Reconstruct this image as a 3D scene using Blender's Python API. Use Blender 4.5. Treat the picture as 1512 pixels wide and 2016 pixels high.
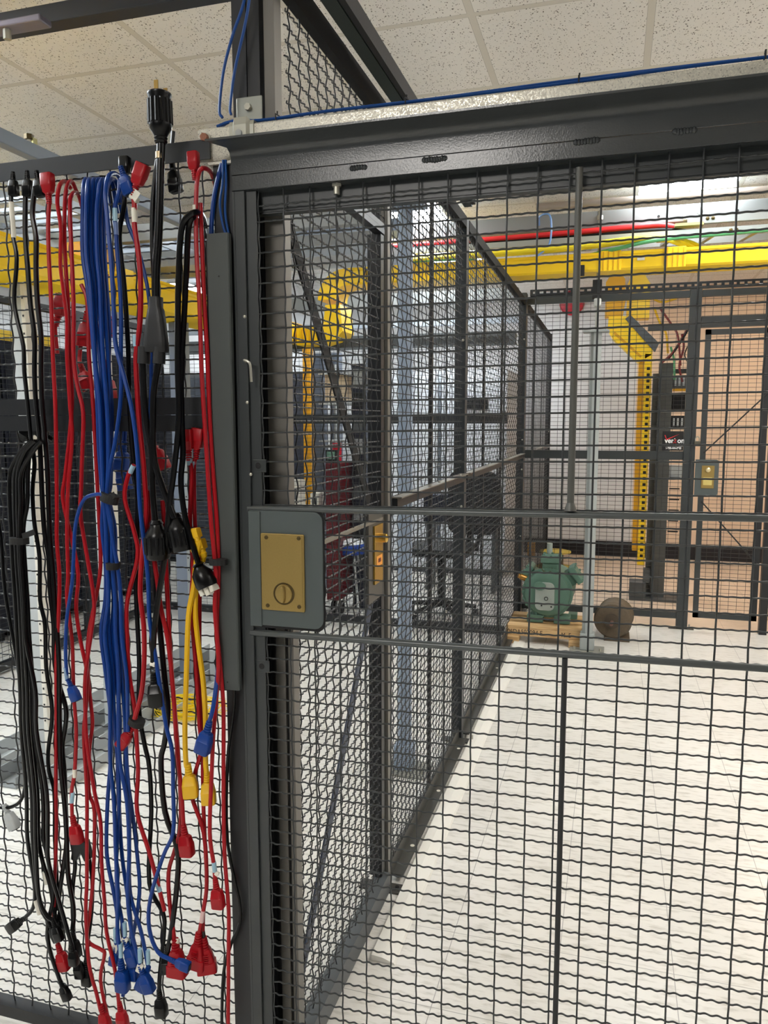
import bpy, math, random
import numpy as np
from mathutils import Vector, Matrix
random.seed(7)
for o in list(bpy.data.objects): bpy.data.objects.remove(o, do_unlink=True)
S = bpy.context.scene
COL = S.collection
R = math.radians

# ---------------------------------------------------------------- camera
CAMZ = 1.5
YAW, PITCH, ROLL, FPX = R(16.577), R(6.671), R(0.078), 1512.0
fw = Vector((-math.sin(YAW)*math.cos(PITCH), math.cos(YAW)*math.cos(PITCH), -math.sin(PITCH)))
rt0 = Vector((math.cos(YAW), math.sin(YAW), 0)); dn0 = fw.cross(rt0)
rt = rt0*math.cos(ROLL)+dn0*math.sin(ROLL); dn = dn0*math.cos(ROLL)-rt0*math.sin(ROLL)
cd = bpy.data.cameras.new('camera'); cam = bpy.data.objects.new('camera', cd); COL.objects.link(cam)
cam.matrix_world = Matrix(((rt.x, -dn.x, -fw.x, 0), (rt.y, -dn.y, -fw.y, 0), (rt.z, -dn.z, -fw.z, CAMZ), (0, 0, 0, 1)))
cd.sensor_fit = 'VERTICAL'; cd.sensor_height = 36; cd.lens = 36*FPX/2016; cd.clip_start = 0.02; cd.clip_end = 60
S.camera = cam

def at(px, py, Y):
    """a point of the photograph's frame put on the plane y = Y of the place"""
    d = fw + rt*((px-756)/FPX) + dn*((py-1008)/FPX)
    k = Y/d.y
    return (d.x*k, Y, d.z*k+CAMZ)

# ---------------------------------------------------------------- light
S.view_settings.view_transform = 'Standard'; S.view_settings.look = 'None'
S.view_settings.gamma = 1; S.view_settings.use_curve_mapping = False
S.view_settings.exposure = 1.0
w = bpy.data.worlds.new('world'); S.world = w; w.use_nodes = True
w.node_tree.nodes['Background'].inputs[0].default_value = (0.93, 0.96, 1.0, 1)
w.node_tree.nodes['Background'].inputs[1].default_value = 0.35
LIGHT_COOL = (0.88, 0.95, 1.0); LIGHT_WARM = (1.0, 0.96, 0.91)
L_STR = 13.0

# ---------------------------------------------------------------- materials
MATS = {}
def srgb(c):
    return tuple(((v/255)/12.92 if v/255 <= 0.04045 else ((v/255+0.055)/1.055)**2.4) for v in c)
def nt_new(name):
    m = bpy.data.materials.new(name); m.use_nodes = True
    nt = m.node_tree; return m, nt, nt.nodes['Principled BSDF']
def mat(name, c, rough=0.5, metal=0.0, bump=0.0, bscale=200.0, var=0.0, vscale=30.0, emit=None, estr=0, spec=0.5, coat=0.0, alpha=1.0):
    if name in MATS: return MATS[name]
    m, nt, b = nt_new(name); N = nt.nodes; L = nt.links
    col = srgb(c)+(1,)
    b.inputs['Base Color'].default_value = col; b.inputs['Roughness'].default_value = rough
    b.inputs['Metallic'].default_value = metal; b.inputs['Specular IOR Level'].default_value = spec
    if coat: b.inputs['Coat Weight'].default_value = coat; b.inputs['Coat Roughness'].default_value = 0.15
    tc = N.new('ShaderNodeTexCoord')
    if var:
        n = N.new('ShaderNodeTexNoise'); n.inputs['Scale'].default_value = vscale; n.inputs['Detail'].default_value = 4
        L.new(tc.outputs['Object'], n.inputs['Vector'])
        mx = N.new('ShaderNodeMix'); mx.data_type = 'RGBA'
        mx.inputs['A'].default_value = tuple(v*(1-var) for v in col[:3])+(1,); mx.inputs['B'].default_value = tuple(min(1, v*(1+var)) for v in col[:3])+(1,)
        L.new(n.outputs['Fac'], mx.inputs['Factor']); L.new(mx.outputs['Result'], b.inputs['Base Color'])
    if bump:
        n2 = N.new('ShaderNodeTexNoise'); n2.inputs['Scale'].default_value = bscale; n2.inputs['Detail'].default_value = 3
        L.new(tc.outputs['Object'], n2.inputs['Vector'])
        bp = N.new('ShaderNodeBump'); bp.inputs['Strength'].default_value = bump; bp.inputs['Distance'].default_value = 0.0005
        L.new(n2.outputs['Fac'], bp.inputs['Height']); L.new(bp.outputs['Normal'], b.inputs['Normal'])
    if emit:
        b.inputs['Emission Color'].default_value = tuple(emit)+(1,); b.inputs['Emission Strength'].default_value = estr
    MATS[name] = m; return m

FRAME = mat('painted steel charcoal', (50, 54, 55), 0.38, 0.0, 0.25, 180, 0.06, 20)
HEADM = mat('glossy charcoal enamel', (58, 61, 62), 0.22, 0.0, 0.4, 320, 0.05, 14)
DARK = mat('painted steel near black', (27, 29, 32), 0.42, 0, 0.15, 160, 0.08, 15)
WIRE = mat('painted wire', (32, 34, 37), 0.38)
WIREN = mat('painted wire near', (46, 49, 50), 0.40, 0, 0.2, 600)
STRIPM = mat('grey enamel', (66, 71, 70), 0.45, 0, 0.12, 260, 0.05, 12)
PLATEM = mat('blue grey enamel', (74, 82, 82), 0.5, 0, 0.08, 400)
BRASS = mat('antique brass', (158, 134, 78), 0.4, 0.6, 0.3, 900, 0.08, 300)
BRASSD = mat('dark brass', (84, 70, 38), 0.45, 0.6)
BARE = mat('bare steel grey', (112, 109, 103), 0.5, 0.35, 0.1, 300, 0.06, 20)
BLACKR = mat('black rubber', (5, 5, 6), 0.28, 0, 0.05, 300, spec=0.28)
BLACKM = mat('matte black', (13, 13, 14), 0.7)
REDC = mat('red cord jacket', (158, 12, 24), 0.36, 0, 0.05, 300, spec=0.3)
BLUEC = mat('blue cord jacket', (6, 54, 128), 0.38, 0, 0.05, 300, spec=0.3)
BLUEN = mat('blue network jacket', (8, 66, 134), 0.36, spec=0.35)
YELC = mat('yellow cord jacket', (226, 178, 12), 0.42)
YEL = mat('yellow fibre trough plastic', (250, 208, 26), 0.42, 0, 0.0, 10, 0.05, 3)
YELD = mat('yellow trough lid plastic', (216, 158, 10), 0.5)
GREENC = mat('green ground cable', (92, 168, 110), 0.45)
WHITE = mat('white label', (226, 222, 208), 0.6)
LBLUE = mat('pale blue label', (150, 186, 204), 0.4)
GREYP = mat('light grey enamel', (176, 180, 180), 0.5, 0, 0, 10, 0.03, 5)
BLUEG = mat('blue grey column enamel', (138, 152, 170), 0.5)
CREAM = mat('cream enamel', (206, 202, 190), 0.55, 0, 0, 10, 0.04, 8)
BAND = mat('grey overhead steel', (138, 141, 141), 0.45, 0.1, 0, 10, 0.04, 4)
MIDG = mat('mid grey steel', (84, 88, 90), 0.5, 0.2)
NAVY = mat('dark navy cabinet', (24, 29, 44), 0.6)
NAVYD = mat('navy door perforated', (15, 18, 30), 0.7)
WALLM = mat('off white painted wall', (214, 214, 214), 0.7, 0, 0.1, 60, 0.02, 2)
PEACH = mat('wall in painted warm light', (226, 200, 174), 0.65, 0, 0.1, 60, 0.04, 1.2)  # warm light on the plain wall, put into its base colour
OFFW = mat('white cabinet enamel', (222, 226, 230), 0.5)
ZINC = mat('zinc plated', (176, 174, 162), 0.35, 0.6)
RUST = mat('rusty bolt', (146, 96, 74), 0.5, 0.4, 0.3, 500, 0.2, 300)
COMPG = mat('sage green cast iron', (84, 116, 100), 0.48, 0, 0.5, 160, 0.12, 30)
COMPL = mat('pale cover plate', (150, 158, 150), 0.5, 0, 0.2, 200, 0.08, 40)
MOTOR = mat('dusty bronze motor paint', (92, 80, 64), 0.6, 0.2, 0.5, 200, 0.3, 60)
DKRED = mat('dark red enamel', (92, 14, 22), 0.35)
BELLR = mat('red alarm enamel', (186, 24, 46), 0.35)
BLUEF = mat('blue fabric', (30, 66, 150), 0.8)
GREENP = mat('dark green channel', (28, 38, 34), 0.45, 0.1, 0.1, 120, 0.15, 8)
PINKG = mat('taupe pipe paint', (150, 138, 128), 0.5)
COPPER = mat('purple burgundy cable', (120, 40, 40), 0.5)
LIT = {}
for k, c in (('cool', LIGHT_COOL), ('warm', LIGHT_WARM), ('amber', (1.0, 0.80, 0.60))):
    LIT[k] = mat('lit diffuser '+k, (255, 255, 255), 0.5, emit=c, estr=L_STR)

def galv():
    m, nt, b = nt_new('galvanised spangle'); N = nt.nodes; L = nt.links
    tc = N.new('ShaderNodeTexCoord'); v = N.new('ShaderNodeTexVoronoi'); v.inputs['Scale'].default_value = 520
    L.new(tc.outputs['Object'], v.inputs['Vector'])
    n = N.new('ShaderNodeTexNoise'); n.inputs['Scale'].default_value = 14; n.inputs['Detail'].default_value = 5; L.new(tc.outputs['Object'], n.inputs['Vector'])
    ad = N.new('ShaderNodeMath'); ad.operation = 'MULTIPLY_ADD'; ad.inputs[1].default_value = 0.5
    sx = N.new('ShaderNodeSeparateColor'); L.new(v.outputs['Color'], sx.inputs[0]); L.new(sx.outputs[0], ad.inputs[0])
    mu = N.new('ShaderNodeMath'); mu.operation = 'MULTIPLY'; mu.inputs[1].default_value = 0.5; L.new(n.outputs['Fac'], mu.inputs[0]); L.new(mu.outputs[0], ad.inputs[2])
    r = N.new('ShaderNodeValToRGB'); r.color_ramp.elements[0].position = 0.15; r.color_ramp.elements[0].color = srgb((176, 173, 162))+(1,)
    r.color_ramp.elements[1].position = 0.8; r.color_ramp.elements[1].color = srgb((216, 212, 198))+(1,)
    L.new(ad.outputs[0], r.inputs[0]); L.new(r.outputs[0], b.inputs['Base Color'])
    b.inputs['Metallic'].default_value = 0.4
    mr = N.new('ShaderNodeMapRange'); mr.inputs[3].default_value = 0.25; mr.inputs[4].default_value = 0.6; L.new(sx.outputs[1], mr.inputs[0]); L.new(mr.outputs[0], b.inputs['Roughness'])
    bp = N.new('ShaderNodeBump'); bp.inputs['Strength'].default_value = 0.15; bp.inputs['Distance'].default_value = 0.001; L.new(sx.outputs[2], bp.inputs['Height']); L.new(bp.outputs[0], b.inputs['Normal'])
    return m
GALV = galv()

def math_node(N, L, op, a, b=None, c=None):
    n = N.new('ShaderNodeMath'); n.operation = op
    for i, v in enumerate((a, b, c)):
        if v is None: continue
        if isinstance(v, (int, float)): n.inputs[i].default_value = v
        else: L.new(v, n.inputs[i])
    return n.outputs[0]

def ceiling_mat():
    m, nt, b = nt_new('acoustic tile ceiling'); N = nt.nodes; L = nt.links
    g = N.new('ShaderNodeNewGeometry'); sp = N.new('ShaderNodeSeparateXYZ'); L.new(g.outputs['Position'], sp.inputs[0])
    M = lambda *a: math_node(N, L, *a)
    def line(out, off, half):
        f = M('FRACT', M('DIVIDE', M('ADD', out, 100*0.61+off), 0.61))
        d = M('ABSOLUTE', M('SUBTRACT', f, 0.5))
        return M('GREATER_THAN', d, 0.5-half/0.61), d
    gx, dx = line(sp.outputs[0], 0.53, 0.0125); gy, dy = line(sp.outputs[1], -2.87, 0.0125)
    grid = M('MAXIMUM', gx, gy)
    edge = M('GREATER_THAN', M('MAXIMUM', dx, dy), 0.5-0.0138/0.61)
    mp = N.new('ShaderNodeMapping'); mp.inputs['Scale'].default_value = (1.0, 0.55, 1); L.new(g.outputs['Position'], mp.inputs[0])
    nz = N.new('ShaderNodeTexNoise'); nz.inputs['Scale'].default_value = 50; L.new(g.outputs['Position'], nz.inputs['Vector'])
    mix = N.new('ShaderNodeMix'); mix.data_type = 'VECTOR'; mix.inputs[0].default_value = 0.012
    L.new(mp.outputs[0], mix.inputs[4]); L.new(nz.outputs['Color'], mix.inputs[5])
    v = N.new('ShaderNodeTexVoronoi'); v.inputs['Scale'].default_value = 150; L.new(mix.outputs[1], v.inputs['Vector'])
    n2 = N.new('ShaderNodeTexNoise'); n2.inputs['Scale'].default_value = 120; n2.inputs['Detail'].default_value = 2; L.new(g.outputs['Position'], n2.inputs['Vector'])
    dots = M('MULTIPLY', M('LESS_THAN', v.outputs['Distance'], 0.34), M('GREATER_THAN', n2.outputs['Fac'], 0.545))
    c1 = N.new('ShaderNodeMix'); c1.data_type = 'RGBA'; c1.inputs['A'].default_value = srgb((232, 228, 221))+(1,); c1.inputs['B'].default_value = srgb((112, 106, 96))+(1,)
    L.new(dots, c1.inputs['Factor'])
    c2 = N.new('ShaderNodeMix'); c2.data_type = 'RGBA'; L.new(edge, c2.inputs['Factor']); L.new(c1.outputs['Result'], c2.inputs['A']); c2.inputs['B'].default_value = srgb((170, 165, 155))+(1,)
    c3 = N.new('ShaderNodeMix'); c3.data_type = 'RGBA'; L.new(grid, c3.inputs['Factor']); L.new(c2.outputs['Result'], c3.inputs['A']); c3.inputs['B'].default_value = srgb((212, 206, 194))+(1,)
    L.new(c3.outputs['Result'], b.inputs['Base Color']); b.inputs['Roughness'].default_value = 0.9
    bp = N.new('ShaderNodeBump'); bp.inputs['Strength'].default_value = 0.5; bp.inputs['Distance'].default_value = 0.004
    L.new(M('SUBTRACT', 1.0, dots), bp.inputs['Height']); L.new(bp.outputs[0], b.inputs['Normal'])
    return m
def floor_mat(name, base, streak, tile=0.3048):
    m, nt, b = nt_new(name); N = nt.nodes; L = nt.links
    g = N.new('ShaderNodeNewGeometry'); sp = N.new('ShaderNodeSeparateXYZ'); L.new(g.outputs['Position'], sp.inputs[0])
    M = lambda *a: math_node(N, L, *a)
    def line(out, off):
        f = M('FRACT', M('DIVIDE', M('ADD', out, 100*tile+off), tile))
        return M('GREATER_THAN', M('ABSOLUTE', M('SUBTRACT', f, 0.5)), 0.5-0.0011/tile)
    grid = M('MAXIMUM', line(sp.outputs[0], 0.1), line(sp.outputs[1], 0.05))
    mp = N.new('ShaderNodeMapping'); mp.inputs['Scale'].default_value = (14, 60, 1); L.new(g.outputs['Position'], mp.inputs[0])
    n = N.new('ShaderNodeTexNoise'); n.inputs['Scale'].default_value = 1.0; n.inputs['Detail'].default_value = 4; n.inputs['Roughness'].default_value = 0.6; L.new(mp.outputs[0], n.inputs['Vector'])
    r = N.new('ShaderNodeValToRGB'); r.color_ramp.elements[0].position = 0.30; r.color_ramp.elements[0].color = srgb(streak)+(1,)
    r.color_ramp.elements[1].position = 0.5; r.color_ramp.elements[1].color = srgb(base)+(1,)
    L.new(n.outputs['Fac'], r.inputs[0])
    n3 = N.new('ShaderNodeTexNoise'); n3.inputs['Scale'].default_value = 1.6; n3.inputs['Detail'].default_value = 6; L.new(g.outputs['Position'], n3.inputs['Vector'])
    mr = N.new('ShaderNodeMapRange'); mr.inputs[1].default_value = 0.3; mr.inputs[2].default_value = 0.7; mr.inputs[3].default_value = 0.9; mr.inputs[4].default_value = 1.03; L.new(n3.outputs['Fac'], mr.inputs[0])
    c0 = N.new('ShaderNodeMix'); c0.data_type = 'RGBA'; c0.blend_type = 'MULTIPLY'; c0.inputs['Factor'].default_value = 1
    L.new(r.outputs[0], c0.inputs['A']); L.new(mr.outputs[0], c0.inputs['B'])
    c = N.new('ShaderNodeMix'); c.data_type = 'RGBA'; L.new(grid, c.inputs['Factor']); L.new(c0.outputs['Result'], c.inputs['A']); c.inputs['B'].default_value = srgb(tuple(x*0.72 for x in base))+(1,)
    L.new(c.outputs['Result'], b.inputs['Base Color']); b.inputs['Roughness'].default_value = 0.28; b.inputs['Specular IOR Level'].default_value = 0.45
    return m
def wood_mat():
    m, nt, b = nt_new('pallet pine'); N = nt.nodes; L = nt.links
    tc = N.new('ShaderNodeTexCoord'); mp = N.new('ShaderNodeMapping'); mp.inputs['Scale'].default_value = (3, 40, 60); L.new(tc.outputs['Object'], mp.inputs[0])
    n = N.new('ShaderNodeTexNoise'); n.inputs['Scale'].default_value = 2; n.inputs['Detail'].default_value = 5; L.new(mp.outputs[0], n.inputs['Vector'])
    r = N.new('ShaderNodeValToRGB'); r.color_ramp.elements[0].position = 0.35; r.color_ramp.elements[0].color = srgb((176, 138, 92))+(1,); r.color_ramp.elements[1].position = 0.6; r.color_ramp.elements[1].color = srgb((212, 178, 128))+(1,)
    L.new(n.outputs['Fac'], r.inputs[0]); L.new(r.outputs[0], b.inputs['Base Color']); b.inputs['Roughness'].default_value = 0.7
    return m
CEIL = ceiling_mat()
FLOOR = floor_mat('cream vinyl tile', (222, 219, 212), (192, 188, 178))
FLOORP = floor_mat('tan vinyl tile', (226, 202, 178), (210, 184, 160))
WOOD = wood_mat()

# ---------------------------------------------------------------- builders
class MB:
    def __init__(s): s.V = []; s.F = []; s.n = 0
    def add(s, v, f):
        v = np.asarray(v, float).reshape(-1, 3); s.V.append(v); s.F += [tuple(i+s.n for i in q) for q in f]; s.n += len(v); return s
    def box(s, a, b, M=None):
        (x0, y0, z0), (x1, y1, z1) = a, b
        x0, x1 = min(x0, x1), max(x0, x1); y0, y1 = min(y0, y1), max(y0, y1); z0, z1 = min(z0, z1), max(z0, z1)
        v = [(x0, y0, z0), (x1, y0, z0), (x1, y1, z0), (x0, y1, z0), (x0, y0, z1), (x1, y0, z1), (x1, y1, z1), (x0, y1, z1)]
        if M is not None: v = [tuple(M @ Vector(p)) for p in v]
        return s.add(v, [(0, 3, 2, 1), (4, 5, 6, 7), (0, 1, 5, 4), (1, 2, 6, 5), (2, 3, 7, 6), (3, 0, 4, 7)])
    def prism(s, poly, axis, a, b):
        """polygon (2D) extruded along an axis from a to b. axis 0: poly=(y,z); 1: (x,z); 2: (x,y)"""
        n = len(poly); v = []
        for t in (a, b):
            for p in poly:
                v.append((t, p[0], p[1]) if axis == 0 else (p[0], t, p[1]) if axis == 1 else (p[0], p[1], t))
        f = [tuple(range(n))[::-1], tuple(range(n, 2*n))]+[(i, (i+1) % n, n+(i+1) % n, n+i) for i in range(n)]
        return s.add(v, f)
    def tube(s, pts, r, n=8, caps=True, smooth_path=0):
        P = [Vector(p) for p in pts]
        if smooth_path: P = spline(P, smooth_path)
        rr = r if isinstance(r, (list, tuple)) else [r]*len(P)
        if len(rr) != len(P): rr = [r]*len(P)
        v = []; u = None
        for i, p in enumerate(P):
            t = (P[min(i+1, len(P)-1)]-P[max(i-1, 0)])
            t = t.normalized() if t.length > 1e-9 else Vector((0, 0, 1))
            if u is None:
                u = t.orthogonal().normalized()
            else:
                u = (u-t*u.dot(t)); u = u.normalized() if u.length > 1e-6 else t.orthogonal().normalized()
            w_ = t.cross(u)
            for k in range(n):
                a = 2*math.pi*k/n; v.append(tuple(p+(u*math.cos(a)+w_*math.sin(a))*rr[i]))
        f = []
        for i in range(len(P)-1):
            for k in range(n):
                k2 = (k+1) % n; f.append((i*n+k, i*n+k2, (i+1)*n+k2, (i+1)*n+k))
        if caps: f.append(tuple(range(n))[::-1]); f.append(tuple((len(P)-1)*n+k for k in range(n)))
        return s.add(v, f)
    def cyl(s, a, b, r, n=16, r2=None):
        return s.tube([a, b], [r, r if r2 is None else r2], n)
    def lathe(s, prof, org, axis, n=24):
        """prof [(dist along axis, radius)]"""
        A = Vector(axis).normalized(); u = A.orthogonal().normalized(); w_ = A.cross(u); O = Vector(org); v = []
        for d, r in prof:
            for k in range(n):
                a = 2*math.pi*k/n; v.append(tuple(O+A*d+(u*math.cos(a)+w_*math.sin(a))*max(r, 1e-5)))
        f = [(i*n+k, i*n+(k+1) % n, (i+1)*n+(k+1) % n, (i+1)*n+k) for i in range(len(prof)-1) for k in range(n)]
        f += [tuple(range(n))[::-1], tuple((len(prof)-1)*n+k for k in range(n))]
        return s.add(v, f)
    def loft(s, secs):
        n = len(secs[0]); v = [p for q in secs for p in q]
        f = [(i*n+k, i*n+(k+1) % n, (i+1)*n+(k+1) % n, (i+1)*n+k) for i in range(len(secs)-1) for k in range(n)]
        f += [tuple(range(n))[::-1], tuple((len(secs)-1)*n+k for k in range(n))]
        return s.add(v, f)
    def build(s, name, m, parent=None, smooth=False, bevel=0):
        V = np.concatenate(s.V) if s.V else np.zeros((0, 3))
        if parent is not None: V = V-np.array(parent['_org'] if '_org' in parent else ORG[parent.name])
        me = bpy.data.meshes.new(name); me.from_pydata(V.tolist(), [], s.F); me.update()
        me.materials.append(m)
        o = bpy.data.objects.new(name, me); COL.objects.link(o)
        if parent is not None: o.parent = parent; ORG[o.name] = ORG[parent.name]
        else: ORG[o.name] = (0, 0, 0)
        if smooth:
            me.shade_smooth(); me.set_sharp_from_angle(angle=R(40))
        if bevel:
            bv = o.modifiers.new('bevel', 'BEVEL'); bv.width = bevel; bv.segments = 2; bv.limit_method = 'ANGLE'; bv.angle_limit = R(40)
        return o
ORG = {}
def spline(P, k):
    out = []
    n = len(P)
    for i in range(n-1):
        p0 = P[i-1] if i else P[0]*2-P[1]; p1 = P[i]; p2 = P[i+1]; p3 = P[i+2] if i+2 < n else P[-1]*2-P[-2]
        # centripetal-ish catmull
        for j in range(k):
            t = j/k; t2 = t*t; t3 = t2*t
            out.append(0.5*((2*p1)+(p2-p0)*t+(2*p0-5*p1+4*p2-p3)*t2+(3*p1-p0-3*p2+p3)*t3))
    out.append(P[-1]); return out
def tag(o, label=None, cat=None, group=None, kind=None):
    if label: o['label'] = label
    if cat: o['category'] = cat
    if group: o['group'] = group
    if kind: o['kind'] = kind
    return o
def thing(name, label, cat, loc=(0, 0, 0), group=None):
    o = bpy.data.objects.new(name, None); COL.objects.link(o); o.location = loc; o.empty_display_size = 0.05
    ORG[o.name] = tuple(loc); return tag(o, label, cat, group)
def solo(mb, name, m, label, cat, group=None, smooth=False, bevel=0, kind=None):
    return tag(mb.build(name, m, None, smooth, bevel), label, cat, group, kind)
def structure(mb, name, m): return tag(mb.build(name, m), kind='structure')
def quad_box(a, b): return MB().box(a, b)

def wires(org, u, v, nrm, hrows, hspan, vcols, vspan, pr, pc, r=0.0017, amp=0.0017, hseg=6, vseg=8, cross=4, shear=0.0, phase=0.5):
    """woven crimped wire: rows run along u at heights hrows, columns run along v at hcols. Returns verts, faces"""
    u = np.array(u, float); v = np.array(v, float); nn = np.array(nrm, float); org = np.array(org, float)
    Vs = []; Fs = []; base = 0
    def sweep(path, side):
        nonlocal base
        n = len(path); ang = np.arange(cross)*2*np.pi/cross+np.pi/4
        ring = (np.cos(ang)[:, None]*side[None]+np.sin(ang)[:, None]*nn[None])*r
        V = (path[:, None, :]+ring[None]).reshape(-1, 3)
        i = np.arange(n-1)[:, None]*cross; k = np.arange(cross)[None]; k2 = (k+1) % cross
        F = np.stack([i+k, i+k2, i+cross+k2, i+cross+k], -1).reshape(-1, 4)
        Vs.append(V); Fs.append(F+base); base += len(V)
    per_h = pc/2.5 if hseg > 2 else None
    for ri, (h, idx) in enumerate(hrows):
        a, b = hspan
        if per_h:
            n = max(2, int((b-a)/per_h*hseg)+1); t = np.linspace(a, b, n)
            off = amp*np.cos(2*np.pi*(t-vcols[0][0])/per_h+np.pi*idx)
        else: t = np.array([a, b]); off = np.zeros(2)
        path = org+t[:, None]*u+(h+shear*t)[:, None]*v+off[:, None]*nn
        sweep(path, v)
    for c, idx in vcols:
        a, b = vspan
        if vseg:
            n = max(2, int((b-a)/pr*vseg/2)+1); t = np.linspace(a, b, n)
            off = -amp*np.cos(np.pi*(t-hrows[0][0]-shear*c)/pr+np.pi*idx+np.pi*hrows[0][1])
        else: t = np.array([a, b]); off = np.zeros(2)
        path = org+c*u+t[:, None]*v+off[:, None]*nn
        sweep(path, u)
    return np.concatenate(Vs), np.concatenate(Fs)
def wire_obj(name, parent, m, *a, **k):
    V, F = wires(*a, **k)
    V = V-np.array(ORG[parent.name])
    me = bpy.data.meshes.new(name); me.vertices.add(len(V)); me.vertices.foreach_set('co', V.ravel().astype(np.float32))
    me.loops.add(F.size); me.loops.foreach_set('vertex_index', F.ravel().astype(np.int32))
    me.polygons.add(len(F)); me.polygons.foreach_set('loop_start', (np.arange(len(F))*4).astype(np.int32))
    me.update(calc_edges=True); me.validate(); me.materials.append(m); me.shade_smooth()
    o = bpy.data.objects.new(name, me); COL.objects.link(o); o.parent = parent; ORG[o.name] = ORG[parent.name]
    return o
PR, PC = 0.0291, 0.0535
def grid(a, b, p, ref):
    k0 = math.ceil((a-ref)/p); k1 = math.floor((b-ref)/p)
    return [(ref+k*p, k % 2) for k in range(k0, k1+1)]

# ================================================================ THE ROOM
XL, XR, YB, YF = -6.2, 3.4, 8.9, -2.4
CH = 2.93
structure(quad_box((XL, YF, -0.1), (XR, 5.93, 0)), 'floor', FLOOR)
structure(quad_box((-0.60, 5.93, -0.1), (XR, YB, 0)), 'floor_far_cage', FLOORP)
structure(quad_box((XL, 5.93, -0.1), (-0.60, YB, 0)), 'floor_back_left', FLOOR)
structure(quad_box((XL, YF, CH), (XR, YB, CH+0.1)), 'ceiling', CEIL)
structure(quad_box((XL, YB, 0), (0.22, YB+0.1, CH)), 'wall_back', WALLM)
structure(quad_box((0.22, YB, 0), (XR, YB+0.1, CH)), 'wall_back_right', PEACH)  # same wall as wall_back, its warm lighting painted in as peach
structure(quad_box((XL-0.1, YF, 0), (XL, YB, CH)), 'wall_left', WALLM)
structure(quad_box((XR, YF, 0), (XR+0.1, YB, CH)), 'wall_right', WALLM)
structure(quad_box((XL, YF-0.1, 0), (XR, YF, CH)), 'wall_front', mat('grey painted wall', (84, 86, 90), 0.8))
structure(quad_box((-0.95, YB-0.012, 0), (XR, YB, 0.17)), 'baseboard_back', mat('black cove base', (20, 21, 28), 0.5))
# white raised strip on the floor along the cage fence
structure(MB().prism([(-0.605, 0.001), (-0.535, 0.001), (-0.54, 0.006), (-0.575, 0.016), (-0.605, 0.018)], 1, 1.9, 8.3), 'trim_1', mat('white vinyl cove strip', (224, 222, 214), 0.5, 0, 0, 10, 0.06, 5))
structure(MB().prism([(-0.535, 0.0), (2.2, 0.0), (2.2, 0.003), (-0.535, 0.003)], 1, 5.90, 5.93), 'trim_2', mat('cream transition strip', (232, 214, 186), 0.5))

# ceiling lights, flush in the tile grid (0.61 m modules; grid lines at x = -0.53+0.61k, y = 2.87+0.61k)
def light(ix, iy, kind, label, long=1):
    x0 = -0.53+0.61*ix; y0 = 2.87+0.61*iy
    t = thing('ceiling_light', label, 'ceiling light', (x0+0.305, y0+0.305*long, CH), 'recessed ceiling lights')
    f = MB(); a = 0.022
    x1, y1 = x0+0.61, y0+0.61*long
    for A, B in (((x0, y0), (x1, y0+a)), ((x0, y1-a), (x1, y1)), ((x0, y0+a), (x0+a, y1-a)), ((x1-a, y0+a), (x1, y1-a))):
        f.box((A[0], A[1], CH-0.010), (B[0], B[1], CH-0.001))
    f.build('light_frame', CREAM, t)
    MB().box((x0+a, y0+a, CH-0.006), (x1-a, y1-a, CH-0.002)).build('diffuser', LIT[kind], t)
light(1, 3, 'cool', 'bright square ceiling light seen above the wire door')
light(-2, 3, 'cool', 'ceiling light shining through the side fence near its top', 2)
light(-1, -8, 'warm', 'ceiling light behind the viewer, right one of a pair', 2)
light(-2, -8, 'warm', 'ceiling light behind the viewer, left one of a pair', 1)
light(-6, -2, 'cool', 'added unseen ceiling light over the left aisle, beside the dark cage', 2)  # unseen lamp added to brighten the left floor with cool light
light(-4, -4, 'cool', 'added unseen ceiling light over the left aisle, in front of the cord panel', 2)  # another lamp added out of view, lifts the left floor's brightness
light(-2, 6, 'cool', 'added hidden ceiling light over the white cabinets, above the yellow trough', 2)  # added lamp behind the trough, brightens the back-left room
light(-5, -3, 'cool', 'ceiling light over the near left aisle', 2)
light(-7, 0, 'cool', 'ceiling light over the rack row beyond the cord panel', 2)
light(-9, 3, 'cool', 'ceiling light over the navy cabinets', 2)
light(2, -1, 'warm', 'ceiling light just behind the door header, over the cage aisle', 1)
light(4, -3, 'warm', 'ceiling light behind the camera, far right', 1)
light(-7, 7, 'cool', 'ceiling light at the back left corner', 2)
light(3, 7, 'amber', 'warm ceiling light inside the far cage', 1)
light(3, 1, 'warm', 'ceiling light inside the cage, right side', 2)

# ================================================================ MAIN DOOR AND ITS HEADER
YD = 1.40
ZS = 0.0125     # the leaf sags: its rows rise this much per metre to the right
# ---- galvanised strut channel
t = thing('strut_channel', 'galvanised steel channel running along the top of the door header', 'channel', (-0.8, 1.41, 2.05))
mb = MB(); z0, z1 = 2.004, 2.071
mb.prism([(1.412, z0+0.012), (1.412, z1-0.004), (1.416, z1), (1.450, z1), (1.453, z1-0.004), (1.453, z0+0.004), (1.450, z0), (1.420, z0), (1.414, z0+0.004)], 0, -0.800, 1.9)
mb.build('channel_body', GALV, t, True)
lip = MB(); lip.prism([(1.403, 1.998), (1.452, 1.998), (1.452, 2.003), (1.403, 2.003)], 0, -0.775, -0.70); lip.build('lower_flange', GALV, t)
bo = MB(); c = at(406, 273, 1.411); bo.cyl((c[0], 1.412, c[2]), (c[0], 1.409, c[2]), 0.0105, 20); bo.build('washer', ZINC, t)
bo = MB(); bo.cyl((c[0], 1.409, c[2]), (c[0], 1.399, c[2]), 0.0078, 6); bo.build('hex_bolt', RUST, t)
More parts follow.
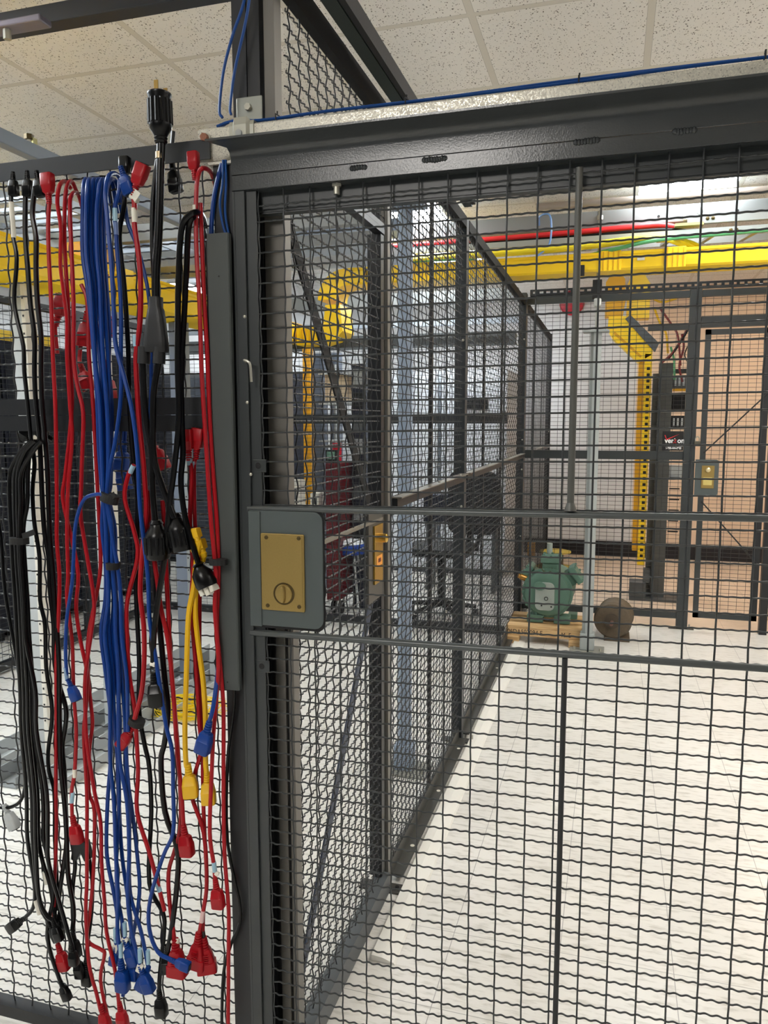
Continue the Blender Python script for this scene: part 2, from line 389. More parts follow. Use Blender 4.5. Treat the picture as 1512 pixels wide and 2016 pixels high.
# ---- clamp strap over the channel
t = thing('pipe_clamp', 'pressed zinc clamp bolted around the left end of the channel', 'clamp', (-0.74, 1.40, 2.03))
xa, xb = at(449, 250, 1.405)[0], at(497, 250, 1.405)[0]
mb = MB(); wv = xb-xa
prof = [(0, 0), (0.15, 0), (0.24, -0.0055), (0.74, -0.0055), (0.85, 0), (1, 0)]
for i in range(5):
    (a, da), (b, db) = prof[i], prof[i+1]
    v = []
    for (s_, d_) in ((a, da), (b, db)):
        x = xa+wv*s_
        v += [(x, 1.409+d_, 1.998), (x, 1.409+d_, 2.067-d_*0), (x, 1.4115+d_, 2.0755-d_), (x, 1.440, 2.0755-d_), (x, 1.440, 2.0715), (x, 1.4116, 2.0715), (x, 1.4116, 1.998)]
    n = 7; mb.add(v, [tuple(range(n)), tuple(range(2*n-1, n-1, -1))]+[(k, (k+1) % n, n+(k+1) % n, n+k) for k in range(n)])
mb.build('strap', mat('zinc strap', (176, 176, 165), 0.3, 0.7), t)
c = at(470, 262, 1.402)
MB().cyl((c[0], 1.404, c[2]), (c[0], 1.3995, c[2]), 0.0068, 20).build('rivet', GREYP, t, True)
# ---- angle iron header (fixed)
t = thing('header_angle', 'charcoal angle iron header with weld beads above the wire door', 'beam', (-0.72, 1.4, 2.0))
mb = MB(); prof = [(1.352, 2.0235), (1.385, 2.0195), (1.395, 2.014), (1.3995, 2.006), (1.4004, 2.000), (1.4006, 1.974), (1.406, 1.974), (1.406, 2.024), (1.400, 2.0275), (1.352, 2.0275)]
n = len(prof)
v = [(-0.752 if p[0] < 1.36 else -0.724, p[0], p[1]) for p in prof]+[(1.9, p[0], p[1]) for p in prof]
mb.add(v, [tuple(range(n)), tuple(range(2*n-1, n-1, -1))]+[(k, (k+1) % n, n+(k+1) % n, n+k) for k in range(n)])
mb.build('upper_angle', HEADM, t, True)
MB().box((-0.724, 1.4015, 1.945), (1.9, 1.4065, 1.9732)).build('lower_bar', HEADM, t, False, 0.001)
MB().box((-0.714, 1.4065, 1.945), (1.9, 1.43, 1.9495)).build('lower_flange', FRAME, t)
for px, py, ln in ((705, 329, 0.030), (855, 313, 0.042), (1155, 277, 0.040), (1348, 257, 0.034), (1512+140, 232, 0.036)):
    c = at(px, py, 1.3995); mb = MB()
    m_ = int(ln/0.0045)
    for k in range(m_):
        x = c[0]-ln/2+ln*(k+0.5)/m_; rr = 0.0056+0.0010*random.random()
        mb.lathe([(-0.0052, 0.001), (-0.004, rr*0.6), (0, rr), (0.004, rr*0.6), (0.0052, 0.001)], (x, 1.4028, c[2]+random.uniform(-.0008, .0008)), (1, 0.1, 0.1), 10)
    mb.build('weld_bead', HEADM, t, True)
c = at(663, 378, 1.418)
MB().cyl((c[0], 1.418, 1.949), (c[0], 1.418, 1.940), 0.0095, 6).build('hex_nut', ZINC, t)
MB().cyl((c[0], 1.418, 1.940), (c[0], 1.418, 1.926), 0.0058, 12).build('bolt_shank', ZINC, t)

# ---- door leaf
t = thing('wire_gate', 'large woven wire door with brass thumbturn lock in the foreground', 'door', (-0.7, YD, 0))
DX0, DX1 = -0.722, 1.45
DY = 1.415
def zr(z, x): return z+ZS*(x-0.16)
mb = MB()
mb.box((-0.724, 1.402, 0.035), (-0.719, 1.435, 1.944)); mb.box((-0.719, 1.402, 0.035), (-0.698, 1.407, 1.944))
mb.build('latch_stile', FRAME, t, False, 0.0008)
MB().box((-0.708, 1.409, 0.04), (-0.6765, 1.413, 1.944)).build('inner_stile_bar', FRAME, t)
mb = MB(); mb.prism([(1.428, 1.908), (1.433, 1.908), (1.433, 1.95), (1.428, 1.95)], 0, -0.70, DX1); mb.prism([(1.43, 1.905), (1.45, 1.905), (1.45, 1.91), (1.43, 1.91)], 0, -0.7, DX1)
mb.build('top_rail', FRAME, t)
MB().prism([(1.405, 0.035), (1.411, 0.035), (1.411, 0.085), (1.405, 0.085)], 0, -0.715, DX1).build('bottom_rail', FRAME, t)
rows = grid(0.05, 1.935, PR, CAMZ-0.0683)
cols = grid(-0.68, DX1, PC, 0.0206)
cols = [(-0.6925, 1), (-0.6815, 0)]+cols
wire_obj('wire_mesh', t, WIREN, (0, 1.4155, 0), (1, 0, 0), (0, 0, 1), (0, 1, 0), [(h-0.16*ZS, i) for h, i in rows], (-0.697, DX1), cols, (0.04, 1.945), PR, PC, 0.0018, 0.0019, 8, 8, 6, ZS)
def round_bar(name, z, r, x0=-0.706):
    mb = MB(); P = [(x, 1.406, zr(z, x)) for x in np.linspace(x0, DX1, 12)]
    mb.tube(P, r, 10); mb.build(name, mat('worn bar enamel', (74, 78, 78), 0.33, 0.1, 0.2, 200, 0.12, 30), t, True)
round_bar('cross_bar', CAMZ-0.1625, 0.0062); round_bar('cross_bar', CAMZ-0.4205, 0.0066)
mb = MB(); mb.tube([(-0.070, 1.405, CAMZ-0.158), (-0.070, 1.405, 1.93)], 0.0062, 10)
mb.lathe([(0, 0.011), (0.006, 0.0095), (0.014, 0.0065)], (-0.070, 1.405, CAMZ-0.158), (0, 0, 1), 12)
mb.build('upright_bar', mat('worn upright enamel', (84, 84, 80), 0.4, 0.1, 0.3, 150, 0.15, 40), t, True)
mb = MB(); mb.tube([(-0.0725, 1.405, 0.05), (-0.0725, 1.405, CAMZ-0.43)], 0.0052, 10); mb.build('upright_bar', DARK, t, True)
# lock plate
def rounded(x0, z0, x1, z1, r, corners=(1, 1, 1, 1)):
    P = []
    for (cx, cz, a0, on) in ((x1-r, z1-r, 0, corners[0]), (x0+r, z1-r, 90, corners[1]), (x0+r, z0+r, 180, corners[2]), (x1-r, z0+r, 270, corners[3])):
        if on: P += [(cx+r*math.cos(R(a0+a)), cz+r*math.sin(R(a0+a))) for a in (0, 22, 45, 68, 90)]
        else: P.append((x1 if cx > (x0+x1)/2 else x0, z1 if cz > (z0+z1)/2 else z0))
    return P
MB().prism(rounded(-0.7015, CAMZ-0.412, -0.543, CAMZ-0.176, 0.018, (1, 0, 0, 1)), 1, 1.3985, 1.4035).build('lock_plate', PLATEM, t, False, 0.001)
MB().box((-0.7015, 1.3955, CAMZ-0.414), (-0.676, 1.3985, CAMZ-0.178)).build('plate_strip', PLATEM, t, False, 0.0008)
MB().prism(rounded(-0.706, CAMZ-0.418, -0.540, CAMZ-0.172, 0.018, (1, 0, 0, 1)), 1, 1.4035, 1.4036).build('gasket', BLACKM, t)
bp = MB().prism(rounded(-0.6745, CAMZ-0.378, -0.5805, CAMZ-0.221, 0.003), 1, 1.3940, 1.3984).build('brass_plate', BRASS, t, False, 0.0012)
MB().prism(rounded(-0.6705, CAMZ-0.374, -0.5845, CAMZ-0.225, 0.003), 1, 1.3932, 1.3940).build('raised_panel', BRASS, bp, False, 0.0006)
for px, py in ((524, 1058), (588, 1060), (527, 1192), (589, 1195)):
    c = at(px, py, 1.393); mb = MB(); mb.lathe([(0, 0.0042), (0.0008, 0.004), (0.0014, 0.0024)], (c[0], 1.3932, c[2]), (0, -1, 0), 14)
    mb.build('screw', BRASSD, bp, True)
c = at(559, 1169, 1.393)
tt = MB(); tt.lathe([(0, 0.0228), (0.0012, 0.0228), (0.0012, 0.0210), (0.0006, 0.0205), (0.0006, 0.001)], (c[0], 1.3932, c[2]), (0, -1, 0), 40); tb = tt.build('thumbturn', BRASSD, bp, True)
mb = MB(); secs = []
for d, wdt, hh in ((0.0, 0.0185, 0.0198), (0.002, 0.0180, 0.0194), (0.0035, 0.0145, 0.0185)):
    secs.append([(c[0]+wdt*math.cos(a), 1.3926-d, c[2]+hh*math.sin(a)) for a in np.linspace(0, 2*math.pi, 28, endpoint=False)])
mb.loft(secs); mb.build('turn_disc', BRASS, bp, True)
mb = MB(); secs = []
for d, wdt, hh in ((0.003, 0.0058, 0.0182), (0.008, 0.0046, 0.0172), (0.0105, 0.0028, 0.0155), (0.0112, 0.0012, 0.013)):
    secs.append([(c[0]+wdt*math.copysign(abs(math.cos(a))**0.7, math.cos(a)), 1.3926-d, c[2]+hh*math.sin(a)) for a in np.linspace(0, 2*math.pi, 24, endpoint=False)])
mb.loft(secs); mb.build('turn_grip', BRASS, bp, True)
# hook, screws, holes on the stile
c = at(489, 712, 1.40); mb = MB(); mb.tube([(c[0]-0.006, 1.402, c[2]), (c[0]-0.004, 1.390, c[2]+0.002), (c[0]+0.004, 1.388, c[2]), (c[0]+0.009, 1.389, c[2]-0.008), (c[0]+0.0095, 1.392, c[2]-0.04)], 0.0026, 8, smooth_path=4)
mb.build('hook', ZINC, t, True)
for px, py in ((481, 623), (486, 792), (493, 934)):
    c = at(px, py, 1.40); MB().lathe([(0, 0.0035), (0.002, 0.003), (0.003, 0.001)], (c[0], 1.402, c[2]), (0, -1, 0), 10).build('screw', ZINC, t, True)
for px, py in ((508, 917), (515, 1312)):
    c = at(px, py, 1.408); MB().box((c[0]-0.013, 1.4085, c[2]-0.013), (c[0]+0.017, 1.4115, c[2]+0.013)).build('hole_plate', FRAME, t, False, 0.003)
    MB().lathe([(0, 0.0062), (0.0008, 0.0055)], (c[0], 1.4084, c[2]), (0, -1, 0), 14).build('bolt_hole', BLACKM, t, True)

# ---- astragal strip left of the door
t = thing('strike_cover', 'tall flat grey strip covering the latch edge of the wire door', 'cover strip', (-0.745, 1.385, 0.95))
xl, xr_ = -0.771, -0.7245
mb = MB(); mb.prism([(xl, 1.383), (xr_-0.002, 1.383), (xr_, 1.386), (xr_, 1.396), (xr_-0.003, 1.396), (xr_-0.003, 1.3865), (xl, 1.3865)], 2, CAMZ-0.551, CAMZ+0.364)
mb.build('strip', STRIPM, t, False, 0.0006)
for py in (544, 1343):
    c = at(431 if py < 600 else 448, py, 1.383); MB().cyl((c[0], 1.3835, c[2]), (c[0], 1.3826, c[2]), 0.0017, 10).build('screw_hole', BLACKM, t)
MB().box((-0.776, 1.3865, CAMZ-0.54), (-0.771, 1.40, CAMZ+0.35)).build('backing_flange', FRAME, t)
# hinge-side dark jamb behind the strip
t = thing('door_jamb', 'dark tubular jamb standing behind the grey strike strip', 'post', (-0.745, 1.43, 0))
MB().box((-0.768, 1.4105, 0.0), (-0.727, 1.455, 2.0)).build('post_body', DARK, t)

# ================================================================ CORD PANEL (left)
YP = 1.425
t = thing('wire_fence', 'woven wire panel left of the door with all the cords hanging on it', 'fence panel', (-0.775, YP, 0), None)
PX0, PX1 = -1.95, -0.770
mb = MB(); mb.prism([(YP-0.022, 2.010), (YP-0.022, 2.047), (YP+0.012, 2.047), (YP+0.012, 2.0435), (YP-0.0185, 2.0435), (YP-0.0185, 2.010)], 0, PX0, PX1); mb.build('top_rail', DARK, t)
mb = MB(); mb.prism([(YP-0.018, 1.516), (YP-0.018, 1.551), (YP+0.016, 1.551), (YP+0.016, 1.547), (YP-0.014, 1.547), (YP-0.014, 1.516)], 0, PX0, PX1)
mb.build('middle_rail', DARK, t)
mb = MB(); mb.prism([(YP-0.018, 1.4815), (YP-0.018, 1.515), (YP-0.014, 1.515), (YP-0.014, 1.4855), (YP+0.016, 1.4855), (YP+0.016, 1.4815)], 0, PX0, PX1)
mb.build('middle_rail', DARK, t)
mb = MB(); mb.prism([(YP-0.018, 0.035), (YP-0.018, 0.066), (YP+0.016, 0.066), (YP+0.016, 0.062), (YP-0.014, 0.062), (YP-0.014, 0.035)], 0, PX0, PX1); mb.build('bottom_rail', DARK, t)
MB().box((PX0, YP-0.018, 0), (PX0+0.04, YP+0.018, 2.047)).build('side_post', DARK, t)
refc = at(232, 1700, YP)[0]
wire_obj('wire_mesh', t, WIRE, (0, YP+0.002, 0), (1, 0, 0), (0, 0, 1), (0, 1, 0), grid(0.05, 2.03, 0.0291, at(250, 1412, YP)[2]), (PX0, PX1), grid(PX0, PX1, PC, refc), (0.05, 2.04), PR, PC, 0.0018, 0.0021, 8, 8, 6)

# ================================================================ SIDE FENCE (runs away from the door)
XF = -0.655
def wire_y(parent, y0, y1, z0, z1, m=WIRE, hs=6, vs=8, cr=4, zref=1.27, yref=None, X=XF, r=0.0018):
    wire_obj('wire_mesh', parent, m, (X, 0, 0), (0, 1, 0), (0, 0, 1), (1, 0, 0), grid(z0, z1, PR, zref), (y0, y1), grid(y0, y1, PC, y0+0.02 if yref is None else yref), (z0, z1), PR, PC, r, 0.0022 if hs > 2 else 0, hs, vs, cr)
def ypost(y0, y1, x0, x1, z1, name='fence_post', **k): pass
FTOP = 2.385
# near corner post: dark tube with a bare steel strip on the inner side
t = thing('corner_post', 'near corner post, half black and half bare grey steel, behind the door edge', 'post', (-0.69, 1.5, 0))
MB().box((-0.715, 1.462, 0), (-0.6885, 1.51, 2.95-0.021)).build('dark_channel', BLACKM if False else DARK, t)
mb = MB(); mb.box((-0.681, 1.466, 2.03), (-0.6585, 1.50, 2.40)); mb.build('bare_channel', BARE, t, False, 0.001)
mb = MB(); mb.box((-0.6865, 1.466, 1.07), (-0.644, 1.50, 2.02)); mb.build('bare_channel', BARE, t, False, 0.001)
mb = MB(); mb.box((-0.678, 1.466, 0.02), (-0.657, 1.50, 1.069)); mb.build('bare_channel', BARE, t, False, 0.001)
MB().box((-0.657, 1.475, 0.02), (-0.651, 1.50, 1.069)).build('groove', BLACKM, t)
mb = MB(); mb.box((-0.651, 1.468, 0.02), (-0.6385, 1.50, 1.069)); mb.build('bare_flange', BARE, t, False, 0.001)
# bracket at the post on top of the channel
t = thing('angle_bracket', 'small galvanised bracket bolted where the tall post meets the channel', 'bracket', (-0.72, 1.45, 2.1))
a, b = at(466, 230, 1.456), at(516, 187, 1.456)
MB().box((a[0], 1.454, 2.0715), (b[0], 1.458, b[2])).build('upright_plate', mat('dull galvanised', (150, 152, 144), 0.45, 0.5, 0.1, 300, 0.08, 60), t, False, 0.003)
MB().box((a[0], 1.42, 2.0712), (b[0], 1.458, 2.0742)).build('foot_plate', GALV, t)
c = at(490, 212, 1.454); MB().cyl((c[0], 1.454, c[2]), (c[0], 1.446, c[2]), 0.007, 6).build('hex_bolt', ZINC, t)
# upper post above the channel: black face
t = thing('tall_post', 'wide black post rising above the channel to the ceiling', 'post', (-0.74, 1.49, 2.05))
MB().box((-0.7455, 1.4585, 2.06), (-0.7155, 1.51, 2.928)).build('post_body', mat('near black navy', (12, 15, 22), 0.5), t)
mb = MB(); mb.box((-0.7665, 1.453, 2.33), (-0.664, 1.4585, 2.36)); mb.build('wrap_band', BLACKM, t, False, 0.003)
RDK = mat('flat black rail', (11, 12, 14), 0.7, spec=0.3)
RAILT0 = mat('worn silver rail top', (128, 124, 114), 0.4, 0.3)
# side door leaf with diagonal braces and its brass lock
t = thing('wire_gate', 'narrow wire door in the side fence with dark diagonal braces and brass lock', 'door', (XF, 1.52, 0))
mb = MB(); mb.box((XF-0.045, 1.522, 0.09), (XF-0.012, 1.552, 2.03)); mb.build('hinge_stile', DARK, t)
mb = MB(); mb.box((XF-0.035, 2.155, 0.09), (XF+0.005, 2.185, 2.03)); mb.build('latch_stile', DARK, t)
MB().box((XF-0.02, 1.53, 0.02), (XF+0.020, 2.19, 0.085)).build('bottom_rail', MIDG, t)
MB().box((XF-0.002, 1.53, 0.0+1.215), (XF+0.012, 2.15, 1.222)).build('middle_bar', RAILT0, t)
MB().box((XF-0.02, 1.53, 2.035), (XF+0.006, 2.19, 2.05)).build('top_rail', DARK, t)
wire_y(t, 1.52, 2.17, 0.05, 2.02, WIRE, 6, 10, 6)
for (ya, za, yb, zb) in ((1.505, 1.955, 2.09, 1.27), (2.12, 1.00, 1.49, 0.12)):
    d = Vector((0, yb-ya, zb-za)); n_ = Vector((0, -d.z, d.y)).normalized()*0.018
    mb = MB(); v = []
    for x in (XF-0.014, XF-0.009):
        for (yy, zz, s_) in ((ya, za, -1), (ya, za, 1), (yb, zb, 1), (yb, zb, -1)): v.append((x, yy+n_.y*s_, zz+n_.z*s_))
    mb.add(v, [(3, 2, 1, 0), (4, 5, 6, 7), (0, 1, 5, 4), (1, 2, 6, 5), (2, 3, 7, 6), (3, 0, 4, 7)]); mb.build('diagonal_brace', BLACKM if za > 1.5 else mat('blue grey brace', (66, 75, 92), 0.45), t)
a = at(752, 1020, 2.14); b = at(765, 1185, 2.14)
MB().box((XF-0.006, 2.03, 0.985), (XF+0.006, 2.165, 1.245)).build('lock_plate', mat('taupe lock plate', (74, 72, 67), 0.45), t, False, 0.002)
bp = MB().box((XF+0.006, 2.07, 1.035), (XF+0.012, 2.15, 1.205)).build('brass_plate', mat('polished brass', (206, 168, 84), 0.25, 0.8), t, False, 0.001)
MB().lathe([(0, 0.014), (0.02, 0.013), (0.024, 0.008)], (XF+0.012, 2.12, 1.165), (1, 0, 0), 16).build('key_cylinder', mat('polished brass', (206, 168, 84)), t, True)
MB().box((XF+0.0122, 2.085, 1.085), (XF+0.0126, 2.14, 1.115)).build('warning_label', mat('orange label', (224, 150, 60), 0.5), t)
MB().box((XF+0.0127, 2.10, 1.095), (XF+0.0129, 2.125, 1.107)).build('label_print', DKRED, t)
# transom above the side door
t = thing('wire_transom', 'wire transom panel above the side door, reaching over the header', 'fence panel', (XF, 1.52, 2.04))
wire_y(t, 1.51, 2.205, 2.05, FTOP-0.01, mat('painted wire dark', (24, 26, 29), 0.4), 8, 10, 6)
MB().box((XF-0.004, 1.50, FTOP-0.052), (XF+0.018, 2.205, FTOP)).build('top_rail', RDK, t)
MB().box((XF-0.002, 1.51, 2.052), (XF+0.004, 2.20, 2.066)).build('bottom_rail', DARK, t)
# strut channels on top of the fence
t = thing('strut_channel', 'dark green channel laid lengthwise along the top of the side fence', 'channel', (XF+0.1, 1.5, FTOP))
def ux(y, px, py):   # x of an image ray at depth y
    return at(px, py, y)[0]
mb = MB(); mb.prism([(-0.600, 2.352), (-0.568, 2.352), (-0.568, 2.356), (-0.572, 2.393), (-0.600, 2.393)], 1, 1.30, 3.15); mb.build('channel_body', GREENP, t)
mb = MB(); mb.prism([(-0.566, 2.354), (-0.552, 2.354), (-0.552, 2.393), (-0.566, 2.393)], 1, 1.30, 3.13); mb.build('channel_lip', BLACKM, t)
# second post with side-door strike
def post(name, lab, x0, x1, y0, y1, z1, m=DARK, bare=False, foot=True, bolts=(), grp=None):
    t = thing(name, lab, 'post', ((x0+x1)/2, (y0+y1)/2, 0), grp)
    MB().box((x0, y0, 0.0), (x1, y1, z1)).build('post_body', m, t, False, 0.002)
    if bare:
        MB().box((x1-0.001, y0-0.002, 0.02), (x1+0.0115, y1-0.01, z1-0.1)).build('bare_channel', BARE, t)
        MB().box((x1+0.013, y0-0.002, 0.02), (x1+0.023, y1-0.01, z1-0.1)).build('bare_channel', BARE, t)
    if foot:
        mb = MB(); mb.box((x0-0.05, y0, 0), (x1+0.075, y1, 0.006)); mb.build('foot_plate', mat('foot plate paint', (60, 58, 54), 0.5), t)
        MB().cyl((x1+0.045, (y0+y1)/2, 0.006), (x1+0.045, (y0+y1)/2, 0.014 if bare else 0.035), 0.006, 8).build('anchor_bolt', BLACKM if bare else ZINC, t)
    for z in bolts: MB().lathe([(0, 0.006), (0.004, 0.005), (0.005, 0.002)], (x1-0.012, y0, z), (0, -1, 0), 10).build('bolt', ZINC, t, True)
    return t
post('fence_post', 'fence post with pale steel edge beside the side door lock', -0.695, -0.668, 2.21, 2.26, FTOP, DARK, True)
post('fence_post', 'second dark post of the side fence, with white bolt heads and a floor bracket', -0.69, -0.640, 3.42, 3.47, FTOP, mat('slate post enamel', (38, 42, 45), 0.45), False, True, (1.86, 1.12, 0.9, 0.5))
post('fence_post', 'junction post where the side fence meets the far fence', -0.69, -0.635, 5.76, 5.85, 2.43, mat('slate post enamel', (38, 42, 45)), False, True, (2.1, 1.37, 1.15, 0.65))
post('fence_post', 'last post of the side fence, in the corner by the back wall', -0.69, -0.64, 8.22, 8.27, 2.40, DARK, False, False, (1.4, 0.7))
RAILT = RAILT0
def side_panel(lab, y0, y1, stiff, hs, vs, cr):
    t = thing('wire_fence', lab, 'fence panel', (XF, y0, 0), 'wire panels of the side fence')
    wire_y(t, y0, y1, 0.06, FTOP-0.02, WIRE, hs, vs, cr)
    MB().box((XF-0.02, y0, FTOP-0.045), (XF+0.015, y1, FTOP)).build('top_rail', RDK, t)
    MB().box((XF-0.003, y0, 1.235), (XF+0.02, y1, 1.265)).build('middle_rail', DARK, t)
    MB().box((XF-0.003, y0, 1.2655), (XF+0.034, y1, 1.2695)).build('rail_ledge', RAILT, t)
    mb = MB(); mb.box((XF-0.01, y0, 0.02), (XF+0.003, y1, 0.075)); mb.box((XF-0.01, y0, 0.02), (XF+0.04, y1, 0.026)); mb.build('bottom_rail', mat('rail taupe grey', (62, 62, 58), 0.45), t)
    k = y0+0.18
    while k < y1-0.1:
        MB().cyl((XF+0.02, k, 1.2695), (XF+0.02, k, 1.275), 0.006, 6).build('rail_bolt', ZINC, t)
        MB().cyl((XF+0.025, k, 0.026), (XF+0.025, k, 0.027), 0.008, 8).build('rail_hole', WHITE, t); k += 0.42
    for y in stiff: MB().box((XF-0.012, y, 0.08), (XF-0.002, y+0.03, FTOP-0.03)).build('stiffener', DARK, t)
side_panel('side fence panel right after the brass-locked side door', 2.28, 3.42, (2.83,), 6, 8, 4)
side_panel('long side fence panel between the bracketed post and the junction post', 3.48, 5.75, (4.05, 4.72), 4, 4, 3)
side_panel('farthest side fence panel, beyond the junction post', 5.87, 8.21, (6.6, 7.4), 0, 0, 3)

# ================================================================ FAR FENCE (crosses behind the door)
YQ = 5.87
def wire_x(parent, x0, x1, z0, z1, Y, m=WIRE, r=0.0016, cr=3, p1=PR, p2=PC):
    wire_obj('wire_mesh', parent, m, (0, Y, 0), (1, 0, 0), (0, 0, 1), (0, 1, 0), grid(z0, z1, p1, 1.27), (x0, x1), grid(x0, x1, p2, x0+0.02), (z0, z1), PR, PC, r, 0, 0, 0, cr)
t = thing('wire_fence', 'far wire panel across the cage, behind the green compressor', 'fence panel', (-0.6, YQ, 0))
wire_x(t, -0.635, 0.478, 0.12, 2.40, YQ)
MB().box((-0.635, YQ-0.02, 2.359), (0.478, YQ+0.02, 2.405)).build('top_rail', FRAME, t)
MB().box((-0.635, YQ-0.02, 1.230), (0.478, YQ+0.02, 1.291)).build('middle_rail', FRAME, t)
MB().box((-0.635, YQ-0.02, 0.075), (0.478, YQ+0.02, 0.12)).build('bottom_rail', FRAME, t)
MB().box((0.21, YQ-0.019, 2.14), (0.478, YQ+0.019, 2.185)).build('short_rail', FRAME, t)
t = thing('slotted_channel', 'black slotted channel lying along the top of the far fence', 'channel', (-0.6, YQ, 2.39))
mb = MB(); x = -0.62; zc = 2.44; xe = 1.6
while x < xe:   # front flange with slots: webs between
    mb.box((x, YQ-0.022, zc-0.0075), (x+0.020, YQ-0.019, zc+0.0075)); x += 0.048
mb.box((-0.62, YQ-0.022, zc+0.0075), (xe, YQ-0.019, zc+0.022)); mb.box((-0.62, YQ-0.022, zc-0.022), (xe, YQ-0.019, zc-0.0075)); mb.box((-0.62, YQ-0.019, zc-0.022), (xe, YQ+0.019, zc-0.019))
mb.build('channel_body', BLACKM, t)
post('gate_post', 'charcoal post left of the far gate, double thickness', 0.479, 0.526, YQ-0.03, YQ+0.02, 2.43, FRAME, False, True)
t = thing('gate_post', 'slim charcoal upright that the far gate latches against', 'post', (0.542, YQ, 0)); MB().box((0.528, YQ-0.028, 0.0), (0.556, YQ+0.02, 2.43)).build('post_body', FRAME, t)
t = thing('gate_header', 'wire header panel above the far gate', 'fence panel', (0.52, YQ, 2.13))
wire_x(t, 0.56, 1.6, 2.22, 2.40, YQ)
MB().box((0.56, YQ-0.02, 2.36), (1.6, YQ+0.02, 2.405)).build('top_rail', FRAME, t)
MB().box((0.56, YQ-0.02, 2.15), (1.6, YQ+0.02, 2.225)).build('bottom_rail', FRAME, t)
t = thing('far_gate', 'far wire gate with crossed thin braces and small brass lock box', 'gate', (0.56, YQ, 0.1))
gx0, gx1, gz0, gz1 = 0.59, 1.01, 0.095, 2.135
MB().box((gx0, YQ-0.03, gz0), (gx0+0.036, YQ, gz1)).build('latch_stile', FRAME, t)
MB().box((gx1-0.036, YQ-0.03, gz0), (gx1, YQ, gz1)).build('hinge_stile', DARK, t)
MB().box((gx0, YQ-0.03, gz1-0.036), (gx1, YQ, gz1)).build('top_rail', FRAME, t)
MB().box((gx0, YQ-0.03, gz0), (gx1, YQ, gz0+0.036)).build('bottom_rail', FRAME, t)
wire_x(t, gx0, gx1, gz0, gz1, YQ-0.012)
for a, b in (((0.61, 1.28), (1.0, 1.69)), ((0.61, 0.94), (1.0, 0.50))):
    MB().cyl((a[0], YQ-0.03, a[1]), (b[0], YQ-0.03, b[1]), 0.005, 6).build('brace_rod', DARK, t)
a, b = at(1374, 975, YQ-0.04), at(1416, 905, YQ-0.04)
MB().prism(rounded(0.56, a[2], b[0], b[2], 0.02, (1, 0, 0, 1)), 1, YQ-0.045, YQ-0.036).build('lock_box', PLATEM, t)
a, b = at(1380, 961, YQ-0.05), at(1407, 917, YQ-0.05)
MB().box((a[0], YQ-0.05, a[2]), (b[0], YQ-0.045, b[2])).build('brass_plate', BRASS, t)
c = at(1394, 925, YQ-0.05); MB().lathe([(0, 0.017), (0.01, 0.016), (0.014, 0.01)], (c[0], YQ-0.05, c[2]), (0, -1, 0), 16).build('key_cylinder', mat('pale brass', (222, 206, 160), 0.3, 0.7), t, True)
a, b = at(1384, 955, YQ-0.051), at(1402, 940, YQ-0.051); MB().box((a[0], YQ-0.0505, a[2]), (b[0], YQ-0.050, b[2])).build('lock_label', mat('pale yellow label', (196, 178, 104), 0.5), t)
t = thing('padlock', 'small steel padlock hanging on the far gate post', 'padlock', (0.57, YQ-0.04, 1.30))
c = at(1373, 868, YQ-0.045)
MB().box((c[0]-0.020, YQ-0.05, c[2]-0.038), (c[0]+0.020, YQ-0.032, c[2]-0.002)).build('padlock_body', mat('tarnished brass', (96, 92, 80), 0.4, 0.5), t, False, 0.004)
MB().tube([(c[0]-0.012, YQ-0.041, c[2]-0.004), (c[0]-0.012, YQ-0.041, c[2]+0.018), (c[0], YQ-0.041, c[2]+0.03), (c[0]+0.012, YQ-0.041, c[2]+0.018), (c[0]+0.012, YQ-0.041, c[2]-0.004)], 0.0038, 8, smooth_path=4).build('shackle', ZINC, t, True)
t = thing('wire_fence', 'dark wire panel right of the far gate at the photo edge', 'fence panel', (1.03, YQ, 0))
MB().box((1.03, YQ-0.03, 0), (1.08, YQ+0.02, 2.39)).build('side_post', DARK, t); wire_x(t, 1.08, 1.7, 0.1, 2.1, YQ)

# ================================================================ RACK IN THE FAR CAGE
t = thing('equipment_rack', 'open grey two-post rack holding network gear in the far cage', 'rack', (0.42, 6.85, 0))
MB().box((0.17, 6.70, 0), (0.60, 7.05, 0.02)).build('base_plate', MIDG, t)
MB().box((0.345, 6.80, 0.02), (0.345+0.105, 6.88, 1.98)).build('upright', mat('rack upright grey', (80, 82, 80), 0.5), t)
MB().box((0.30, 6.86, 0.02), (0.36, 6.95, 1.9)).build('upright', mat('rack upright grey', (104, 106, 104)), t)
mb = MB(); mb.box((0.17, 6.72, 0.02), (0.30, 6.9, 0.15)); mb.box((0.28, 6.74, 0.15), (0.33, 6.86, 0.26)); mb.build('base_bracket', MIDG, t)
MB().box((0.45, 6.8, 1.90), (0.62, 6.95, 1.93)).build('top_bar', FRAME, t)
for i, (z, h, m_) in enumerate(((1.78, 0.10, MIDG), (1.60, 0.13, BLACKM), (1.45, 0.10, BLACKM), (1.30, 0.11, MIDG), (1.03, 0.10, GREYP))):
    g_ = MB().box((0.455, 6.82, z), (0.63, 7.1, z+h)).build('rack_module', m_, t)
    s_ = MB()
    for q in range(5): s_.box((0.465+q*0.032, 6.815, z+0.015), (0.465+q*0.032+0.016, 6.8195, z+h-0.02))
    s_.build('module_face', BLACKM if i % 2 else GREYP, g_)
MB().box((0.455, 6.82, 1.75), (0.63, 6.84, 1.77)).build('gold_tab', YELD, t)
for q in range(6): MB().box((0.46, 6.80, 0.58+q*0.09), (0.54, 6.82, 0.59+q*0.09)).build('rung', BLACKM, t)
